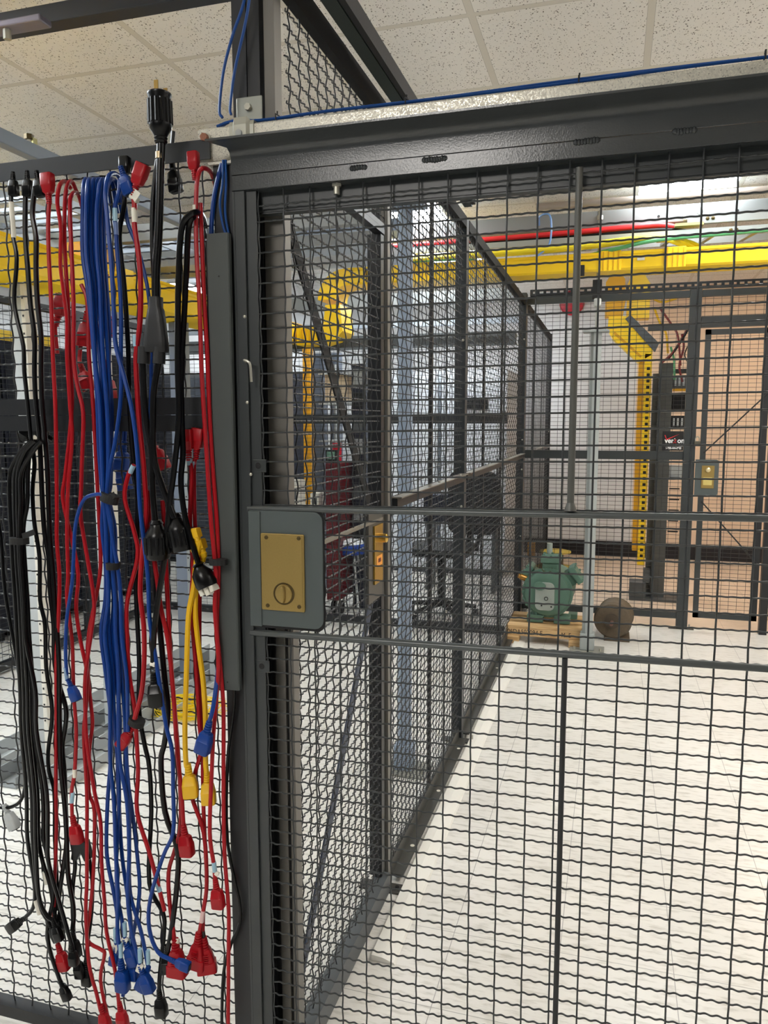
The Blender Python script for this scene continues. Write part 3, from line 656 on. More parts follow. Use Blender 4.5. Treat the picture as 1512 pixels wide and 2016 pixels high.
# sign
t = thing('notice_sign', 'black notice sign with red check mark on the far fence rail', 'sign', (0.47, YQ-0.03, 1.32))
a, b = at(1303, 887, YQ-0.025), at(1346, 849, YQ-0.025)
sx0, sx1, sz0, sz1 = a[0], b[0], 1.296, b[2]
MB().box((sx0, YQ-0.027, sz0), (sx1, YQ-0.023, sz1)).build('sign_board', BLACKM, t)
W_ = sx1-sx0; H_ = sz1-sz0
def poly_part(name, pts, y, m, parent):
    return MB().prism(pts, 1, y, y-0.0006).build(name, m, parent)
RSIGN = mat('sign red', (214, 34, 40), 0.5); WSIGN = mat('sign white', (240, 240, 240), 0.5)
poly_part('check_mark', [(sx0+W_*.10, sz0+H_*.80), (sx0+W_*.14, sz0+H_*.80), (sx0+W_*.21, sz0+H_*.60), (sx0+W_*.82, sz0+H_*.86), (sx0+W_*.20, sz0+H_*.54)], YQ-0.0272, RSIGN, t)
def text(name, s_, x, z, size, y, m, parent, bold=0.0, sx=1.0):
    cu = bpy.data.curves.new(name, 'FONT'); cu.body = s_; cu.size = size; cu.extrude = 0.0003; cu.offset = bold
    o = bpy.data.objects.new(name, cu); COL.objects.link(o); bpy.context.view_layer.update()
    dg = bpy.context.evaluated_depsgraph_get(); me = bpy.data.meshes.new_from_object(o.evaluated_get(dg)); bpy.data.objects.remove(o)
    o = bpy.data.objects.new(name, me); me.materials.clear(); me.materials.append(m); COL.objects.link(o)
    o.parent = parent; L0 = ORG[parent.name]; o.location = (x-L0[0], y-L0[1], z-L0[2]); o.rotation_euler = (R(90), 0, 0); o.scale = (sx, 1, 1); return o
text('lettering', 'veri on', sx0+W_*.12, sz0+H_*.40, 0.049, YQ-0.0275, WSIGN, t, 0.0012, 0.95)
text('lettering', 'z', sx0+W_*.532, sz0+H_*.40, 0.049, YQ-0.0275, RSIGN, t, 0.0012, 0.9)
text('lettering', 'FOR EMERGENCY CALL', sx0+W_*.05, sz0+H_*.23, 0.0155, YQ-0.0275, WSIGN, t, 0.0004, 0.80)
text('lettering', '1-800-444-0902', sx0+W_*.17, sz0+H_*.08, 0.021, YQ-0.0275, WSIGN, t, 0.0006, 0.78)
# yellow fibre drop
t = thing('fibre_duct', 'yellow vertical fibre duct with dark slots dropping beside the grey rack', 'cable duct', (0.23, 6.75, 0.3))
MB().box((0.225, 6.72, 0.30), (0.282, 6.78, 2.05)).build('slotted_front', YEL, t)
MB().box((0.180, 6.74, 0.42), (0.223, 6.84, 2.08)).build('duct_side', YELD, t)
for k in range(32):
    z = 0.37+k*0.05; MB().box((0.243, 6.7185, z), (0.268, 6.7199, z+0.024)).build('slot', BLACKM, t)
mb = MB(); mb.prism([(-0.075, 2.26), (-0.03, 2.18), (0.18, 1.98), (0.282, 2.05), (0.282, 2.10), (0.09, 2.33), (0.06, 2.36), (-0.07, 2.36)], 1, 6.72, 6.90); mb.build('angled_chute', YEL, t)
mb = MB(); mb.prism([(-0.03, 2.22), (0.19, 2.02), (0.20, 2.035), (-0.02, 2.24)], 1, 6.7195, 6.715); mb.build('chute_rib', YELD, t)
mb = MB(); mb.prism([(-0.10, 2.36), (0.04, 2.36), (0.06, 2.50), (0.05, 2.66), (0.0, 2.72), (-0.06, 2.70), (-0.10, 2.64)], 1, 6.74, 6.86); mb.build('drop_box', YELD, t)
mb = MB(); mb.prism([(0.07, 2.35), (0.25, 2.35), (0.25, 2.62), (0.20, 2.70), (0.10, 2.70), (0.07, 2.62)], 1, 6.80, 6.98); mb.build('outlet_trumpet', YEL, t)
t = thing('mounting_plate', 'grey diagonal plate fixed to the angled yellow chute', 'plate', (0.2, 6.70, 2.2))
MB().prism([(0.06, 2.335), (0.10, 2.365), (0.33, 2.13), (0.30, 2.06)], 1, 6.70, 6.712).build('plate', MIDG, t)
# loose cables above the rack
rc = [(COPPER, 'dark red'), (COPPER, 'maroon'), (BLACKR, 'black'), (YELC, 'yellow'), (BLACKR, 'thick black'), (COPPER, 'brick red'), (GREENC, 'green'), (BLACKR, 'thin black'), (YELC, 'bright yellow')]
spots = [((0.32, 2.42), (0.42, 2.28), (0.47, 2.18), (0.50, 1.95)), ((0.62, 2.38), (0.52, 2.20), (0.44, 2.06), (0.35, 1.97)), ((0.58, 2.40), (0.55, 2.25), (0.47, 2.1), (0.40, 2.0)),
         ((0.28, 2.42), (0.33, 2.30), (0.38, 2.20), (0.40, 2.05)), ((0.63, 2.24), (0.58, 2.1), (0.57, 1.98), (0.60, 1.85)), ((0.50, 2.2), (0.52, 2.1), (0.49, 1.95), (0.52, 1.82)),
         ((0.42, 2.1), (0.45, 2.0), (0.455, 1.9), (0.46, 1.84)), ((0.60, 2.2), (0.53, 2.05), (0.56, 1.95), (0.55, 1.83)), ((0.25, 2.50), (0.35, 2.46), (0.5, 2.5), (0.66, 2.56))]
desc = ['dangling left of the others above the far rack', 'sweeping down to the rack top from the right', 'crossing behind the maroon one above the rack', 'curving down beside the angled chute', 'bowed out at the right of the far rack', 'dropping straight into the rack gear', 'short one beside the rack upright', 'dropping at the rack right edge', 'draped across the top above the far rack']
for (m_, nm), s_, ds in zip(rc, spots, desc):
    mb = MB(); mb.tube([(x, 6.72+0.02*math.sin(i*2), z) for i, (x, z) in enumerate(s_)], 0.009 if 'thin' not in nm else 0.005, 6, smooth_path=5)
    solo(mb, 'cable', m_, '%s cable %s' % (nm, ds), 'cable', 'loose cables above the far rack', True)
# bell on the wall, reel on the floor
t = thing('fire_bell', 'round red alarm bell high on the back wall', 'alarm bell', (-0.5, 8.85, 2.8))
c = at(1126, 596, 8.86); MB().lathe([(0, 0.13), (0.02, 0.135), (0.05, 0.12), (0.062, 0.05), (0.066, 0.01)], (c[0], 8.895, c[2]), (0, -1, 0), 32).build('bell_gong', BELLR, t, True)
text('lettering', 'FIRE', c[0]-0.035, c[2]+0.02, 0.036, 8.826, WSIGN, t)
t = thing('cable_reel', 'empty yellow flanged cable reel standing on the floor by the back wall', 'cable reel', (-0.55, 8.1, 0))
MB().lathe([(0, 0.19), (0.015, 0.19)], (-0.54, 8.0, 0.001), (0, 0, 1), 32).build('flange', mat('reel yellow', (208, 184, 70), 0.5), t, True)
MB().lathe([(0, 0.085), (0.15, 0.085)], (-0.54, 8.0, 0.016), (0, 0, 1), 24).build('drum', mat('reel core brown', (78, 70, 62), 0.6), t, True)
MB().lathe([(0, 0.16), (0.012, 0.16)], (-0.54, 8.0, 0.167), (0, 0, 1), 32).build('flange', mat('reel yellow', (208, 184, 70)), t, True)
t = thing('step_box', 'small yellow block by the foot of the corner post', 'block', (-0.62, 8.6, 0)); MB().box((-0.88, 8.55, 0), (-0.80, 8.65, 0.16)).build('block_body', YELD, t)

# ================================================================ POLE, PALLET, COMPRESSOR, MOTOR
def pole(lab, x, y, z1, m, r=0.034):
    t = thing('support_pole', lab, 'pole', (x, y, 0))
    MB().box((x-0.11, y-0.08, 0), (x+0.11, y+0.08, 0.01)).build('base_plate', mat('grey floor plate', (134, 134, 126), 0.5), t, False, 0.002)
    MB().box((x-r-0.012, y-r-0.012, 0.01), (x+r+0.012, y+r+0.012, 0.12)).build('base_sleeve', m, t, False, 0.006)
    MB().prism([(x+dx, y+dy) for dx, dy in ((-r, -r*0.4), (-r*0.4, -r), (r*0.4, -r), (r, -r*0.4), (r, r*0.4), (r*0.4, r), (-r*0.4, r), (-r, r*0.4))], 2, 0.01, z1).build('pole_shaft', m, t)
    MB().box((x-0.08, y-0.05, z1), (x+0.08, y+0.05, z1+0.012)).build('top_plate', m, t)
    for dx in (-0.08, 0.085): MB().cyl((x+dx, y-0.04, 0.01), (x+dx, y-0.04, 0.03), 0.008, 6).build('anchor_bolt', ZINC, t)
    return t
pole('grey steel support pole standing beside the compressor pallet', -0.125, 5.12, 2.06, mat('pale grey pole enamel', (150, 156, 154), 0.45))
pole('blue grey support pole standing behind the first side fence panel', -0.825, 3.08, 2.35, BLUEG, 0.028)
t = thing('threaded_rod', 'threaded rod hanging from the ladder tray down to the grey pole', 'rod', (-0.125, 5.12, 2.1))
MB().cyl((-0.125, 5.12, 2.07), (-0.125, 5.12, 2.80), 0.009, 8).build('rod_shaft', ZINC, t)
MB().box((-0.155, 5.09, 2.27), (-0.100, 5.15, 2.38)).build('clamp_block', BLACKM, t)
MB().box((-0.145, 5.09, 2.215), (-0.100, 5.13, 2.27)).build('clamp_jaw', mat('pale clamp', (190, 192, 186), 0.4, 0.4), t, False, 0.01)
MB().cyl((-0.125, 5.12, 2.745), (-0.125, 5.12, 2.77), 0.02, 6).build('hex_nut', ZINC, t)
t = thing('rod_bracket', 'small grey channel hanger gripping the yellow trough', 'bracket', (-0.2, 5.05, 2.5)); MB().box((-0.235, 5.02, 2.40), (-0.205, 5.06, 2.46)).build('hanger', BLACKM, t)

# pallet
px0, px1, py0, py1 = -0.665, -0.165, 5.16, 5.72
t = thing('wooden_pallet', 'small pine pallet stencilled 06DA under the green compressor', 'pallet', ((px0+px1)/2, py0, 0))
for (a, b) in ((px0-0.02, px0+0.09), (px1-0.08, px1+0.03)): MB().box((a, py0-0.02, 0), (b, py0+0.09, 0.05)).build('foot_block', WOOD, t, False, 0.002)
for (a, b) in ((px0-0.02, px0+0.09), (px1-0.08, px1+0.03)): MB().box((a, py1-0.24, 0), (b, py1-0.13, 0.05)).build('foot_block', WOOD, t, False, 0.002)
MB().box((px0, py0, 0.051), (px1, py0+0.04, 0.105)).build('front_stringer', WOOD, t, False, 0.002)
MB().box((px0, py1-0.2, 0.051), (px1, py1-0.16, 0.105)).build('rear_stringer', WOOD, t, False, 0.002)
for k in range(3): MB().box((px0, py0+k*0.15, 0.106), (px1, py0+k*0.15+0.09, 0.124)).build('deck_board', WOOD, t, False, 0.002)
INK = mat('stencil ink', (40, 30, 24), 0.8)
text('lettering', '06DA502094 E', px0+0.008, 0.064, 0.046, py0-0.0006, INK, t, 0, 0.84); text('lettering', 'M  E', px0+0.37, 0.064, 0.044, py0-0.0006, INK, t, 0, 0.8)
# compressor
cx, cy, cz = -0.405, 5.24, 0.335
t = thing('compressor', 'sage green cast iron compressor with bolted round end bell on a pallet', 'compressor', (cx, cy, 0.125))
rr = 0.172
MB().lathe([(0, 0.10), (0.004, 0.135), (0.012, 0.152), (0.03, 0.155), (0.032, rr), (0.055, rr), (0.056, 0.162), (0.10, 0.158), (0.30, 0.152), (0.40, 0.14), (0.42, 0.10)], (cx, cy, cz), (0.10, 1, 0), 48).build('body', COMPG, t, True)
for k in range(22):
    a = 2*math.pi*k/22; MB().cyl((cx+0.163*math.cos(a)+0.003, cy+0.033, cz+0.163*math.sin(a)), (cx+0.163*math.cos(a), cy+0.022, cz+0.163*math.sin(a)), 0.0085, 6).build('flange_bolt', COMPG, t)
MB().prism(rounded(cx-0.075, cz-0.115, cx+0.055, cz+0.08, 0.035), 1, cy-0.012, cy+0.002).build('cover_plate', COMPL, t, False, 0.004)
MB().prism([(cx-0.045+0.042*math.cos(a), cz+0.055+0.030*math.sin(a)) for a in np.linspace(0, 2*math.pi, 16, endpoint=False)], 1, cy-0.022, cy-0.012).build('cover_boss', COMPG, t, False, 0.004)
MB().cyl((cx+0.0, cy-0.012, cz-0.03), (cx, cy-0.018, cz-0.03), 0.014, 12).build('port_ring', BLACKM, t); MB().cyl((cx, cy-0.018, cz-0.03), (cx, cy-0.019, cz-0.03), 0.009, 12).build('port_center', COMPL, t)
for dx, dz in ((-0.03, -0.08), (0.035, -0.085)): MB().cyl((cx+dx, cy-0.012, cz+dz), (cx+dx, cy-0.015, cz+dz), 0.006, 8).build('port_hole', BLACKM, t)
def head(ang, off, w1, h1, fwd):
    M = Matrix.Translation((cx+0.02, cy+fwd, cz)) @ Matrix.Rotation(R(ang), 4, 'Y')
    hb = MB(); hb.box((-w1*0.42, -0.07, 0.10), (w1*0.42, 0.07, off), M); hb.build('cylinder_barrel', COMPG, t, False, 0.012)
    h2 = MB(); h2.box((-w1/2, -0.085, off), (w1/2, 0.085, off+h1), M); ho = h2.build('cylinder_head', COMPG, t, False, 0.008)
    for i in (-1, 0, 1):
        for j in (-1, 0, 1):
            if i or j:
                p = M @ Vector((i*w1*0.4, j*0.07, off+h1)); q = M @ Vector((i*w1*0.4, j*0.07, off+h1+0.010)); MB().cyl(tuple(p), tuple(q), 0.009, 6).build('head_bolt', COMPG, ho)
head(0, 0.205, 0.135, 0.042, 0.12); head(-52, 0.185, 0.115, 0.04, 0.15); head(54, 0.185, 0.125, 0.045, 0.15)
mb = MB(); mb.cyl((cx-0.185, cy+0.06, cz+0.10), (cx-0.145, cy+0.07, cz+0.085), 0.022, 12); mb.cyl((cx-0.20, cy+0.055, cz+0.106), (cx-0.185, cy+0.06, cz+0.10), 0.016, 8); mb.build('brass_valve', mat('oil dark brass', (150, 112, 56), 0.3, 0.8), t, True)
mb = MB(); mb.box((cx-0.13, cy+0.02, 0.125), (cx-0.02, cy+0.12, 0.18)); mb.box((cx+0.05, cy+0.02, 0.125), (cx+0.16, cy+0.12, 0.18)); mb.build('mounting_feet', COMPG, t, False, 0.006)
mb = MB(); mb.box((cx+0.14, cy+0.18, 0.125), (cx+0.20, cy+0.26, 0.16)); mb.build('rear_foot', COMPG, t)
MB().cyl((cx-0.0, cy+0.2, cz+0.2), (cx, cy+0.2, cz+0.32), 0.02, 12).build('suction_stub', COMPL, t)
MB().tube([(cx-0.04, cy+0.05, cz+0.17), (cx-0.02, cy+0.02, cz+0.15), (cx+0.02, cy+0.02, cz+0.15), (cx+0.03, cy+0.05, cz+0.17)], 0.005, 6, smooth_path=4).build('lifting_wire', BRASSD, t)
# motor
c = (0.03, 5.36, 0.145)
t = thing('electric_motor', 'small dusty bronze electric motor on the floor right of the pole', 'motor', (c[0], c[1], 0))
MB().lathe([(0, 0.03), (0.005, 0.085), (0.012, 0.115), (0.04, 0.128), (0.05, 0.118), (0.20, 0.118), (0.21, 0.124), (0.25, 0.11), (0.27, 0.06)], c, (0.12, 1, 0), 36).build('motor_body', MOTOR, t, True)
MB().lathe([(0, 0.05), (0.01, 0.052), (0.012, 0.04)], (c[0], c[1]-0.012, c[2]), (0, 1, 0), 24).build('bearing_cap', mat('dark bronze', (76, 66, 54), 0.6, 0.3), t, True)
MB().cyl((c[0]-0.005, c[1]-0.075, c[2]-0.005), (c[0], c[1], c[2]), 0.012, 10).build('shaft', mat('rusty shaft', (112, 84, 74), 0.5, 0.4), t, True)
MB().box((c[0]-0.05, c[1]+0.02, 0), (c[0]+0.12, c[1]+0.2, 0.03)).build('motor_base', MOTOR, t, False, 0.003)

# ================================================================ OVERHEAD
def xtube(name, lab, cat, y, z, r, x0, x1, m, sag=0, grp=None):
    mb = MB(); P = [(x, y+0.01*math.sin(x*2.1), z+sag*math.sin(x*1.7)) for x in np.linspace(x0, x1, 16)]
    mb.tube(P, r, 10); return solo(mb, name, m, lab, cat, grp, True)
xtube('overhead_pipe', 'taupe pipe running just under the ceiling above the cable trays', 'pipe', 4.98, 2.812, 0.022, -0.5, 3.2, PINKG)
t = thing('overhead_duct', 'long grey steel band running crosswise below the ceiling', 'duct', (-1.5, 5.12, 2.75))
MB().box((-4.4, 5.12, 2.70), (3.2, 5.24, 2.80)).build('duct_body', BAND, t, False, 0.004)
a = MB().box((0.36, 5.08, 2.70), (0.50, 5.12, 2.775)).build('junction_box', GREYP, t, False, 0.004)
c = (0.45, 5.08, 2.742); MB().lathe([(0, 0.02), (0.002, 0.018), (0.002, 0.01)], c, (0, -1, 0), 20).build('knockout', BAND, a, True)
for x in (0.22, 0.66, 1.2): MB().cyl((x, 5.12, 2.74), (x, 5.117, 2.74), 0.008, 10).build('punched_hole', BLACKM, t)
t = thing('ladder_tray', 'grey ladder tray carrying the thick red cable below the ceiling', 'cable tray', (-1, 5.2, 2.64))
RAIL = mat('ladder rail grey', (160, 162, 160), 0.4, 0.2)
MB().box((-4.4, 5.045, 2.6), (3.2, 5.06, 2.635)).build('front_rail', RAIL, t)
MB().box((0.38, 5.045, 2.665), (3.2, 5.06, 2.705)).build('upper_rail', RAIL, t)
MB().box((-4.4, 5.40, 2.62), (3.2, 5.41, 2.66)).build('rear_rail', RAIL, t)
x = -4.3
while x < 3.1:
    M = Matrix.Translation((x, 5.22, 2.628)) @ Matrix.Rotation(R(14), 4, 'Z'); MB().box((-0.014, -0.16, -0.012), (0.014, 0.17, 0.002), M).build('rung', RAIL, t); x += 0.23
for x, z in ((0.49, 2.69), (0.52, 2.69), (0.62, 2.615), (0.65, 2.615)): MB().lathe([(0, 0.011), (0.006, 0.01), (0.01, 0.004)], (x, 5.045, z), (0, -1, 0), 8).build('rail_bolt', BRASSD, t, True)
for zz, x in ((2.655, 0.40), (2.58, 0.30)): MB().box((x-0.09, 5.03, zz), (x+0.07, 5.10, zz+0.016)).build('splice_clip', mat('olive zinc', (176, 172, 120), 0.4, 0.4), t)
mb = MB(); mb.tube([(-4.3, 5.095, 2.665), (-2, 5.095, 2.665), (-0.7, 5.095, 2.668), (0.1, 5.095, 2.682), (0.24, 5.095, 2.680), (0.32, 5.11, 2.664), (0.345, 5.2, 2.66)], 0.0175, 10, smooth_path=6)
solo(mb, 'power_cable', mat('bright red cable', (226, 44, 48), 0.4), 'thick bright red cable lying in the ladder tray', 'cable', 'heavy cables in the ladder tray', True)
mb = MB(); mb.tube([(-4.3, 5.075, 2.640), (-0.7, 5.075, 2.641), (0.1, 5.075, 2.652), (0.3, 5.085, 2.648), (0.42, 5.18, 2.65)], 0.010, 8, smooth_path=6)
solo(mb, 'power_cable', BLACKR, 'thick black cable lying in front of the red one in the ladder tray', 'cable', 'heavy cables in the ladder tray', True)
for i in range(4):
    mb = MB(); z = 2.556+0.014*(i % 2); y = 5.0+0.028*i
    P = [(-4.3, y, z-0.01), (-2.1, y, z-0.006), (-0.9, y, z), (-0.25, y, z+0.012), (0.05, y, z+0.03), (0.22+0.02*i, y, z+0.028), (0.36+0.03*i, y+0.1, z+0.0), (0.45, y+0.25, z-0.03)]
    mb.tube(P, 0.0125, 8, smooth_path=5)
    solo(mb, 'ground_cable', mat('yellow overhead cable', (236, 214, 40), 0.4), 'yellow cable in the bundle above the yellow trough, %s' % ['front strand', 'second strand from the front', 'third strand from the front', 'rear strand'][i], 'cable', 'yellow cables above the trough', True)
mb = MB(); mb.tube([(-4.3, 5.02, 2.552), (-1.2, 5.03, 2.550), (-0.9, 5.14, 2.53), (-0.3, 5.14, 2.53), (-0.05, 5.05, 2.545), (0.2, 4.99, 2.572), (0.6, 4.99, 2.585), (1.4, 4.99, 2.60), (3.0, 4.99, 2.60)], 0.0125, 8, smooth_path=6)
solo(mb, 'ground_cable', GREENC, 'green cable crossing below the yellow cable bundle', 'cable', None, True)
mb = MB(); c = at(1068, 435, 5.0); mb.tube([(c[0]-0.03, 5.10, c[2]-0.0), (c[0]-0.02, 5.03, c[2]+0.035), (c[0]+0.04, 5.0, c[2]+0.035), (c[0]+0.055, 5.0, c[2]-0.05), (c[0]+0.04, 5.0, c[2]-0.15), (c[0]-0.03, 5.0, c[2]-0.21)], 0.006, 6, smooth_path=6)
solo(mb, 'network_cable', mat('pale blue cable', (110, 150, 206), 0.4), 'pale blue cable looped over the side of the ladder tray', 'cable', None, True)

# yellow main trough
def trough_prof(z0, h): return None
t = thing('fibre_trough', 'long yellow fibre trough running crosswise beyond the doorway', 'cable trough', (-0.6, 5.1, 2.42))
YZ0, YZ1 = 2.425, 2.535
def trough_x(x0, x1, y0, y1, z0, z1, parent, name='trough_body', m=YEL):
    mb = MB(); q = 0.012
    mb.prism([(y0, z0+q), (y0+q, z0), (y1-q, z0), (y1, z0+q), (y1, z1-0.02), (y1+0.006, z1-0.016), (y1+0.006, z1), (y1-0.006, z1), (y1-0.006, z0+0.018), (y0+0.006, z0+0.018), (y0+0.006, z1), (y0-0.006, z1), (y0-0.006, z1-0.016), (y0, z1-0.02)], 0, x0, x1)
    return mb.build(name, m, parent)
trough_x(-1.78, 3.2, 5.06, 5.30, YZ0, YZ1, t)
for x in (-0.05, 0.32, -1.25, 1.3):
    mb = MB(); mb.box((x-0.06, 5.045, YZ0-0.004), (x+0.06, 5.056, YZ1+0.006)); cp = mb.build('coupler', YEL, t, False, 0.002)
    for k in (-0.045, -0.015, 0.015, 0.045): MB().box((x+k-0.003, 5.042, YZ0), (x+k+0.003, 5.0449, YZ1)).build('coupler_rib', YELD, cp)
a = at(1262, 508, 5.056); MB().box((a[0]-0.022, 5.0525, a[2]-0.014), (a[0]+0.022, 5.0535, a[2]+0.014)).build('rating_label', WHITE, t)
# elbow + riser + lower trough
mb = MB(); outer = []; 
for k in range(7):
    a = R(90+15*k); outer.append((-1.78+0.20*math.cos(a), YZ1-0.20+0.20*math.sin(a)))
inner = [(-1.78+0.07*math.cos(R(90+15*k)), YZ0-0.09+0.09*math.sin(R(90+15*k))) for k in range(7)][::-1]
mb.prism(outer+inner, 1, 5.06, 5.30); mb.build('down_elbow', YEL, t)
for k in (0.05, 0.10, 0.15): MB().box((-1.78+k, 5.054, YZ0+0.01), (-1.775+k, 5.0599, YZ1-0.01)).build('elbow_rib', BLACKM, t)
t2 = thing('fibre_trough', 'lower yellow trough bend seen through the side door mesh', 'cable trough', (-1.9, 5.1, 2.05))
mb = MB(); mb.prism([(-1.925, 2.30), (-1.82, 2.30), (-1.80, 2.12), (-1.86, 2.06), (-1.95, 2.035), (-2.14, 2.035), (-2.14, 2.155), (-2.0, 2.155), (-1.94, 2.17)], 1, 5.06, 5.30); mb.build('bend_body', YEL, t2)
for k in range(3): MB().box((-2.10+k*0.03, 5.053, 2.05), (-2.095+k*0.03, 5.0599, 2.14)).build('bend_rib', YELD, t2)
t3 = thing('fibre_trough', 'long yellow trough running away on the left behind the cord panel', 'cable trough', (-2.2, 2, 2.03))
mb = MB(); x0, x1, z0, z1 = -2.44, -2.16, 2.055, 2.19; q = 0.014
mb.prism([(x0, z0+q), (x0+q, z0), (x1-q, z0), (x1, z0+q), (x1, z1-0.035), (x1+0.008, z1-0.03), (x1+0.008, z1-0.018), (x1, z1-0.014), (x1+0.008, z1), (x1-0.006, z1), (x1-0.006, z0+0.02), (x0+0.006, z0+0.02), (x0+0.006, z1), (x0-0.006, z1)], 1, 0.9, 5.2)
mb.build('trough_body', YEL, t3)
for y in (1.9, 3.05, 4.2): MB().box((x1+0.001, y, z0-0.004), (x1+0.012, y+0.12, z1+0.004)).build('coupler', YEL, t3, False, 0.002)
t4 = thing('fibre_trough', 'small yellow drop box above the left trough', 'cable trough', (-2.3, 3.0, 2.25)); MB().box((-2.36, 2.95, 2.195), (-2.2, 3.12, 2.29)).build('drop_box', YELD, t4, False, 0.01)

# ladder racks / beams on the left, running away
def ladder_y(lab, x0, x1, y0, y1, z, m=RAIL):
    t = thing('ladder_tray', lab, 'cable tray', (x0, y0, z))
    MB().box((x0, y0, z), (x0+0.012, y1, z+0.045)).build('side_rail', m, t); MB().box((x1-0.012, y0, z), (x1, y1, z+0.045)).build('side_rail', m, t)
    y = y0+0.1
    while y < y1: MB().box((x0+0.012, y, z+0.012), (x1-0.012, y+0.025, z+0.032)).build('rung', m, t); y += 0.25
ladder_y('pale ladder tray running away at upper left, above the yellow trough', -2.75, -2.30, 1.2, 5.0, 2.42, mat('pale blue rail', (178, 188, 200), 0.4, 0.2))
ladder_y('second pale ladder tray farther left, running away under the ceiling', -3.45, -3.0, 1.2, 5.0, 2.62, mat('pale blue rail', (178, 188, 200)))
def beam_x(lab, y, z0, z1, x0, x1, m, d=0.05):
    return solo(MB().box((x0, y, z0), (x1, y+d, z1)), 'steel_beam', m, lab, 'beam', 'overhead cross beams', bevel=0.003)
beam_x('dark channel beam at the very top left of the picture', 2.16, 2.745, 2.80, -4.0, -1.05, mat('dark channel', (38, 40, 46), 0.4, 0.2), 0.06)
t = thing('beam_fitting', 'lilac grey strut fitting with a bolt under the top left beam', 'fitting', (-1.9, 2.12, 2.72))
MB().box((-2.35, 2.10, 2.722), (-1.72, 2.155, 2.742)).build('strut', mat('lilac strut', (122, 118, 132), 0.35, 0.4), t, False, 0.004)
c = at(14, 66, 2.12); MB().cyl((c[0], 2.12, c[2]-0.018), (c[0], 2.12, c[2]+0.022), 0.012, 6).build('hex_bolt', ZINC, t)
beam_x('light grey beam crossing behind the cords, highest one', 3.3, 2.36, 2.44, -3.4, -1.0, BAND)
beam_x('pale blue grey beam crossing behind the cords, below the highest one', 3.6, 2.30, 2.35, -3.4, -1.05, mat('pale blue rail', (178, 188, 200)), 0.3)
beam_x('grey box beam spanning the row of racks behind the red cords', 4.1, 2.44, 2.53, -4.0, -1.2, BAND)
beam_x('blue lit flat beam seen through the top of the side door mesh', 4.5, 2.62, 2.69, -3.6, -1.25, mat('grey flat painted blue reflection', (150, 164, 186), 0.4, 0.1), 0.2)  # bluish reflection on the grey beam is painted into its colour
t = thing('threaded_rod', 'short threaded rod with zinc nuts above the panel top rail at far left', 'rod', (-1.7, 2.1, 2.3))
c = at(57, 275, 2.2); MB().cyl((c[0], 2.2, c[2]-0.06), (c[0], 2.2, c[2]+0.02), 0.008, 8).build('rod_shaft', ZINC, t)
MB().box((c[0]-0.012, 2.2, c[2]-0.035), (c[0]+0.016, 2.22, c[2]+0.006)).build('clip', mat('olive zinc', (176, 172, 120)), t)
for dz in (0.008, -0.045): MB().cyl((c[0], 2.2, c[2]+dz-0.008), (c[0], 2.2, c[2]+dz+0.008), 0.015, 6).build('hex_nut', BRASSD, t)
p = at(30, 278, 2.05); t = thing('strut_channel', 'pale channel running away above the left panel rail', 'channel', (p[0], 2.05, p[2]))
MB().box((p[0]-0.04, 1.5, p[2]-0.022), (p[0], 3.3, p[2]+0.022)).build('channel_body', mat('blue grey rail', (120, 130, 142), 0.4, 0.2), t, False, 0.003)

# ================================================================ LEFT AISLE RACKS
def upright(lab, x, y, w1, m1, m2, z1=2.05):
    t = thing('rack_upright', lab, 'rack upright', (x, y, 0), 'rack uprights behind the cords')
    MB().box((x-w1, y-0.04, 0), (x, y+0.04, z1)).build('web', m1, t)
    MB().box((x+0.001, y-0.043, 0), (x+0.020, y+0.02, z1)).build('hole_flange', m2, t)
    for k in range(26): MB().box((x+0.008, y-0.0465, 0.24+k*0.07), (x+0.014, y-0.0452, 0.248+k*0.07)).build('mounting_hole', BLACKM, t)
    MB().box((x-w1-0.03, y-0.08, 0), (x+0.05, y+0.08, 0.02)).build('foot', GREYP, t)
upright('cream and grey rack upright behind the black cords, nearest one', -2.285, 2.64, 0.052, GREYP, mat('cream flange', (220, 216, 204), 0.5))
upright('grey rack upright with perforated edge behind the blue cord bundle', -2.27, 3.10, 0.06, GREYP, CREAM)
upright('blue grey rack upright behind the black sockets', -2.31, 3.86, 0.07, mat('slate blue upright', (104, 112, 126), 0.5), BAND)
upright('cream rack upright at the right end of the cord panel view', -2.17, 3.99, 0.04, MIDG, CREAM)
for i, (xx, m_, lb) in enumerate(((-2.62, GREYP, 'long grey base channel on the floor behind the cords, left one'), (-2.42, BAND, 'long darker base channel on the floor beside the left one'), (-2.22, GREYP, 'long pale base channel on the floor nearest the yellow coil'))):
    t = thing('base_channel', lb, 'floor channel', (xx, 2.4, 0), 'base channels on the floor')
    mb = MB(); mb.prism([(xx, 0), (xx+0.11, 0), (xx+0.11, 0.05), (xx+0.105, 0.05), (xx+0.105, 0.006), (xx+0.005, 0.006), (xx+0.005, 0.07), (xx, 0.07)], 1, 2.45, 4.4); mb.build('channel_body', m_, t)
t = thing('fibre_coil', 'loose heap of thin yellow fibre patch cord on the floor', 'cable coil', (-2.05, 3.35, 0))
mb = MB()
for k in range(38):
    r0 = random.uniform(0.07, 0.155); ox, oy = random.uniform(-.05, .05), random.uniform(-.05, .05); z0_ = random.uniform(0.004, 0.05); e = random.uniform(0.75, 1.0)
    mb.tube([(-2.09+ox+r0*1.15*math.cos(a), 3.38+oy+r0*e*math.sin(a), z0_+0.008*math.sin(3*a+k)) for a in np.linspace(0, 2*math.pi, 26)], 0.0019, 4, False)
mb.build('coil', mat('fibre yellow', (244, 214, 20), 0.45), t, True)
MB().tube([(-2.2, 3.3, 0.01), (-2.2, 3.3, 0.06), (-2.14, 3.33, 0.062)], 0.006, 6).build('tie', BLACKR, t)
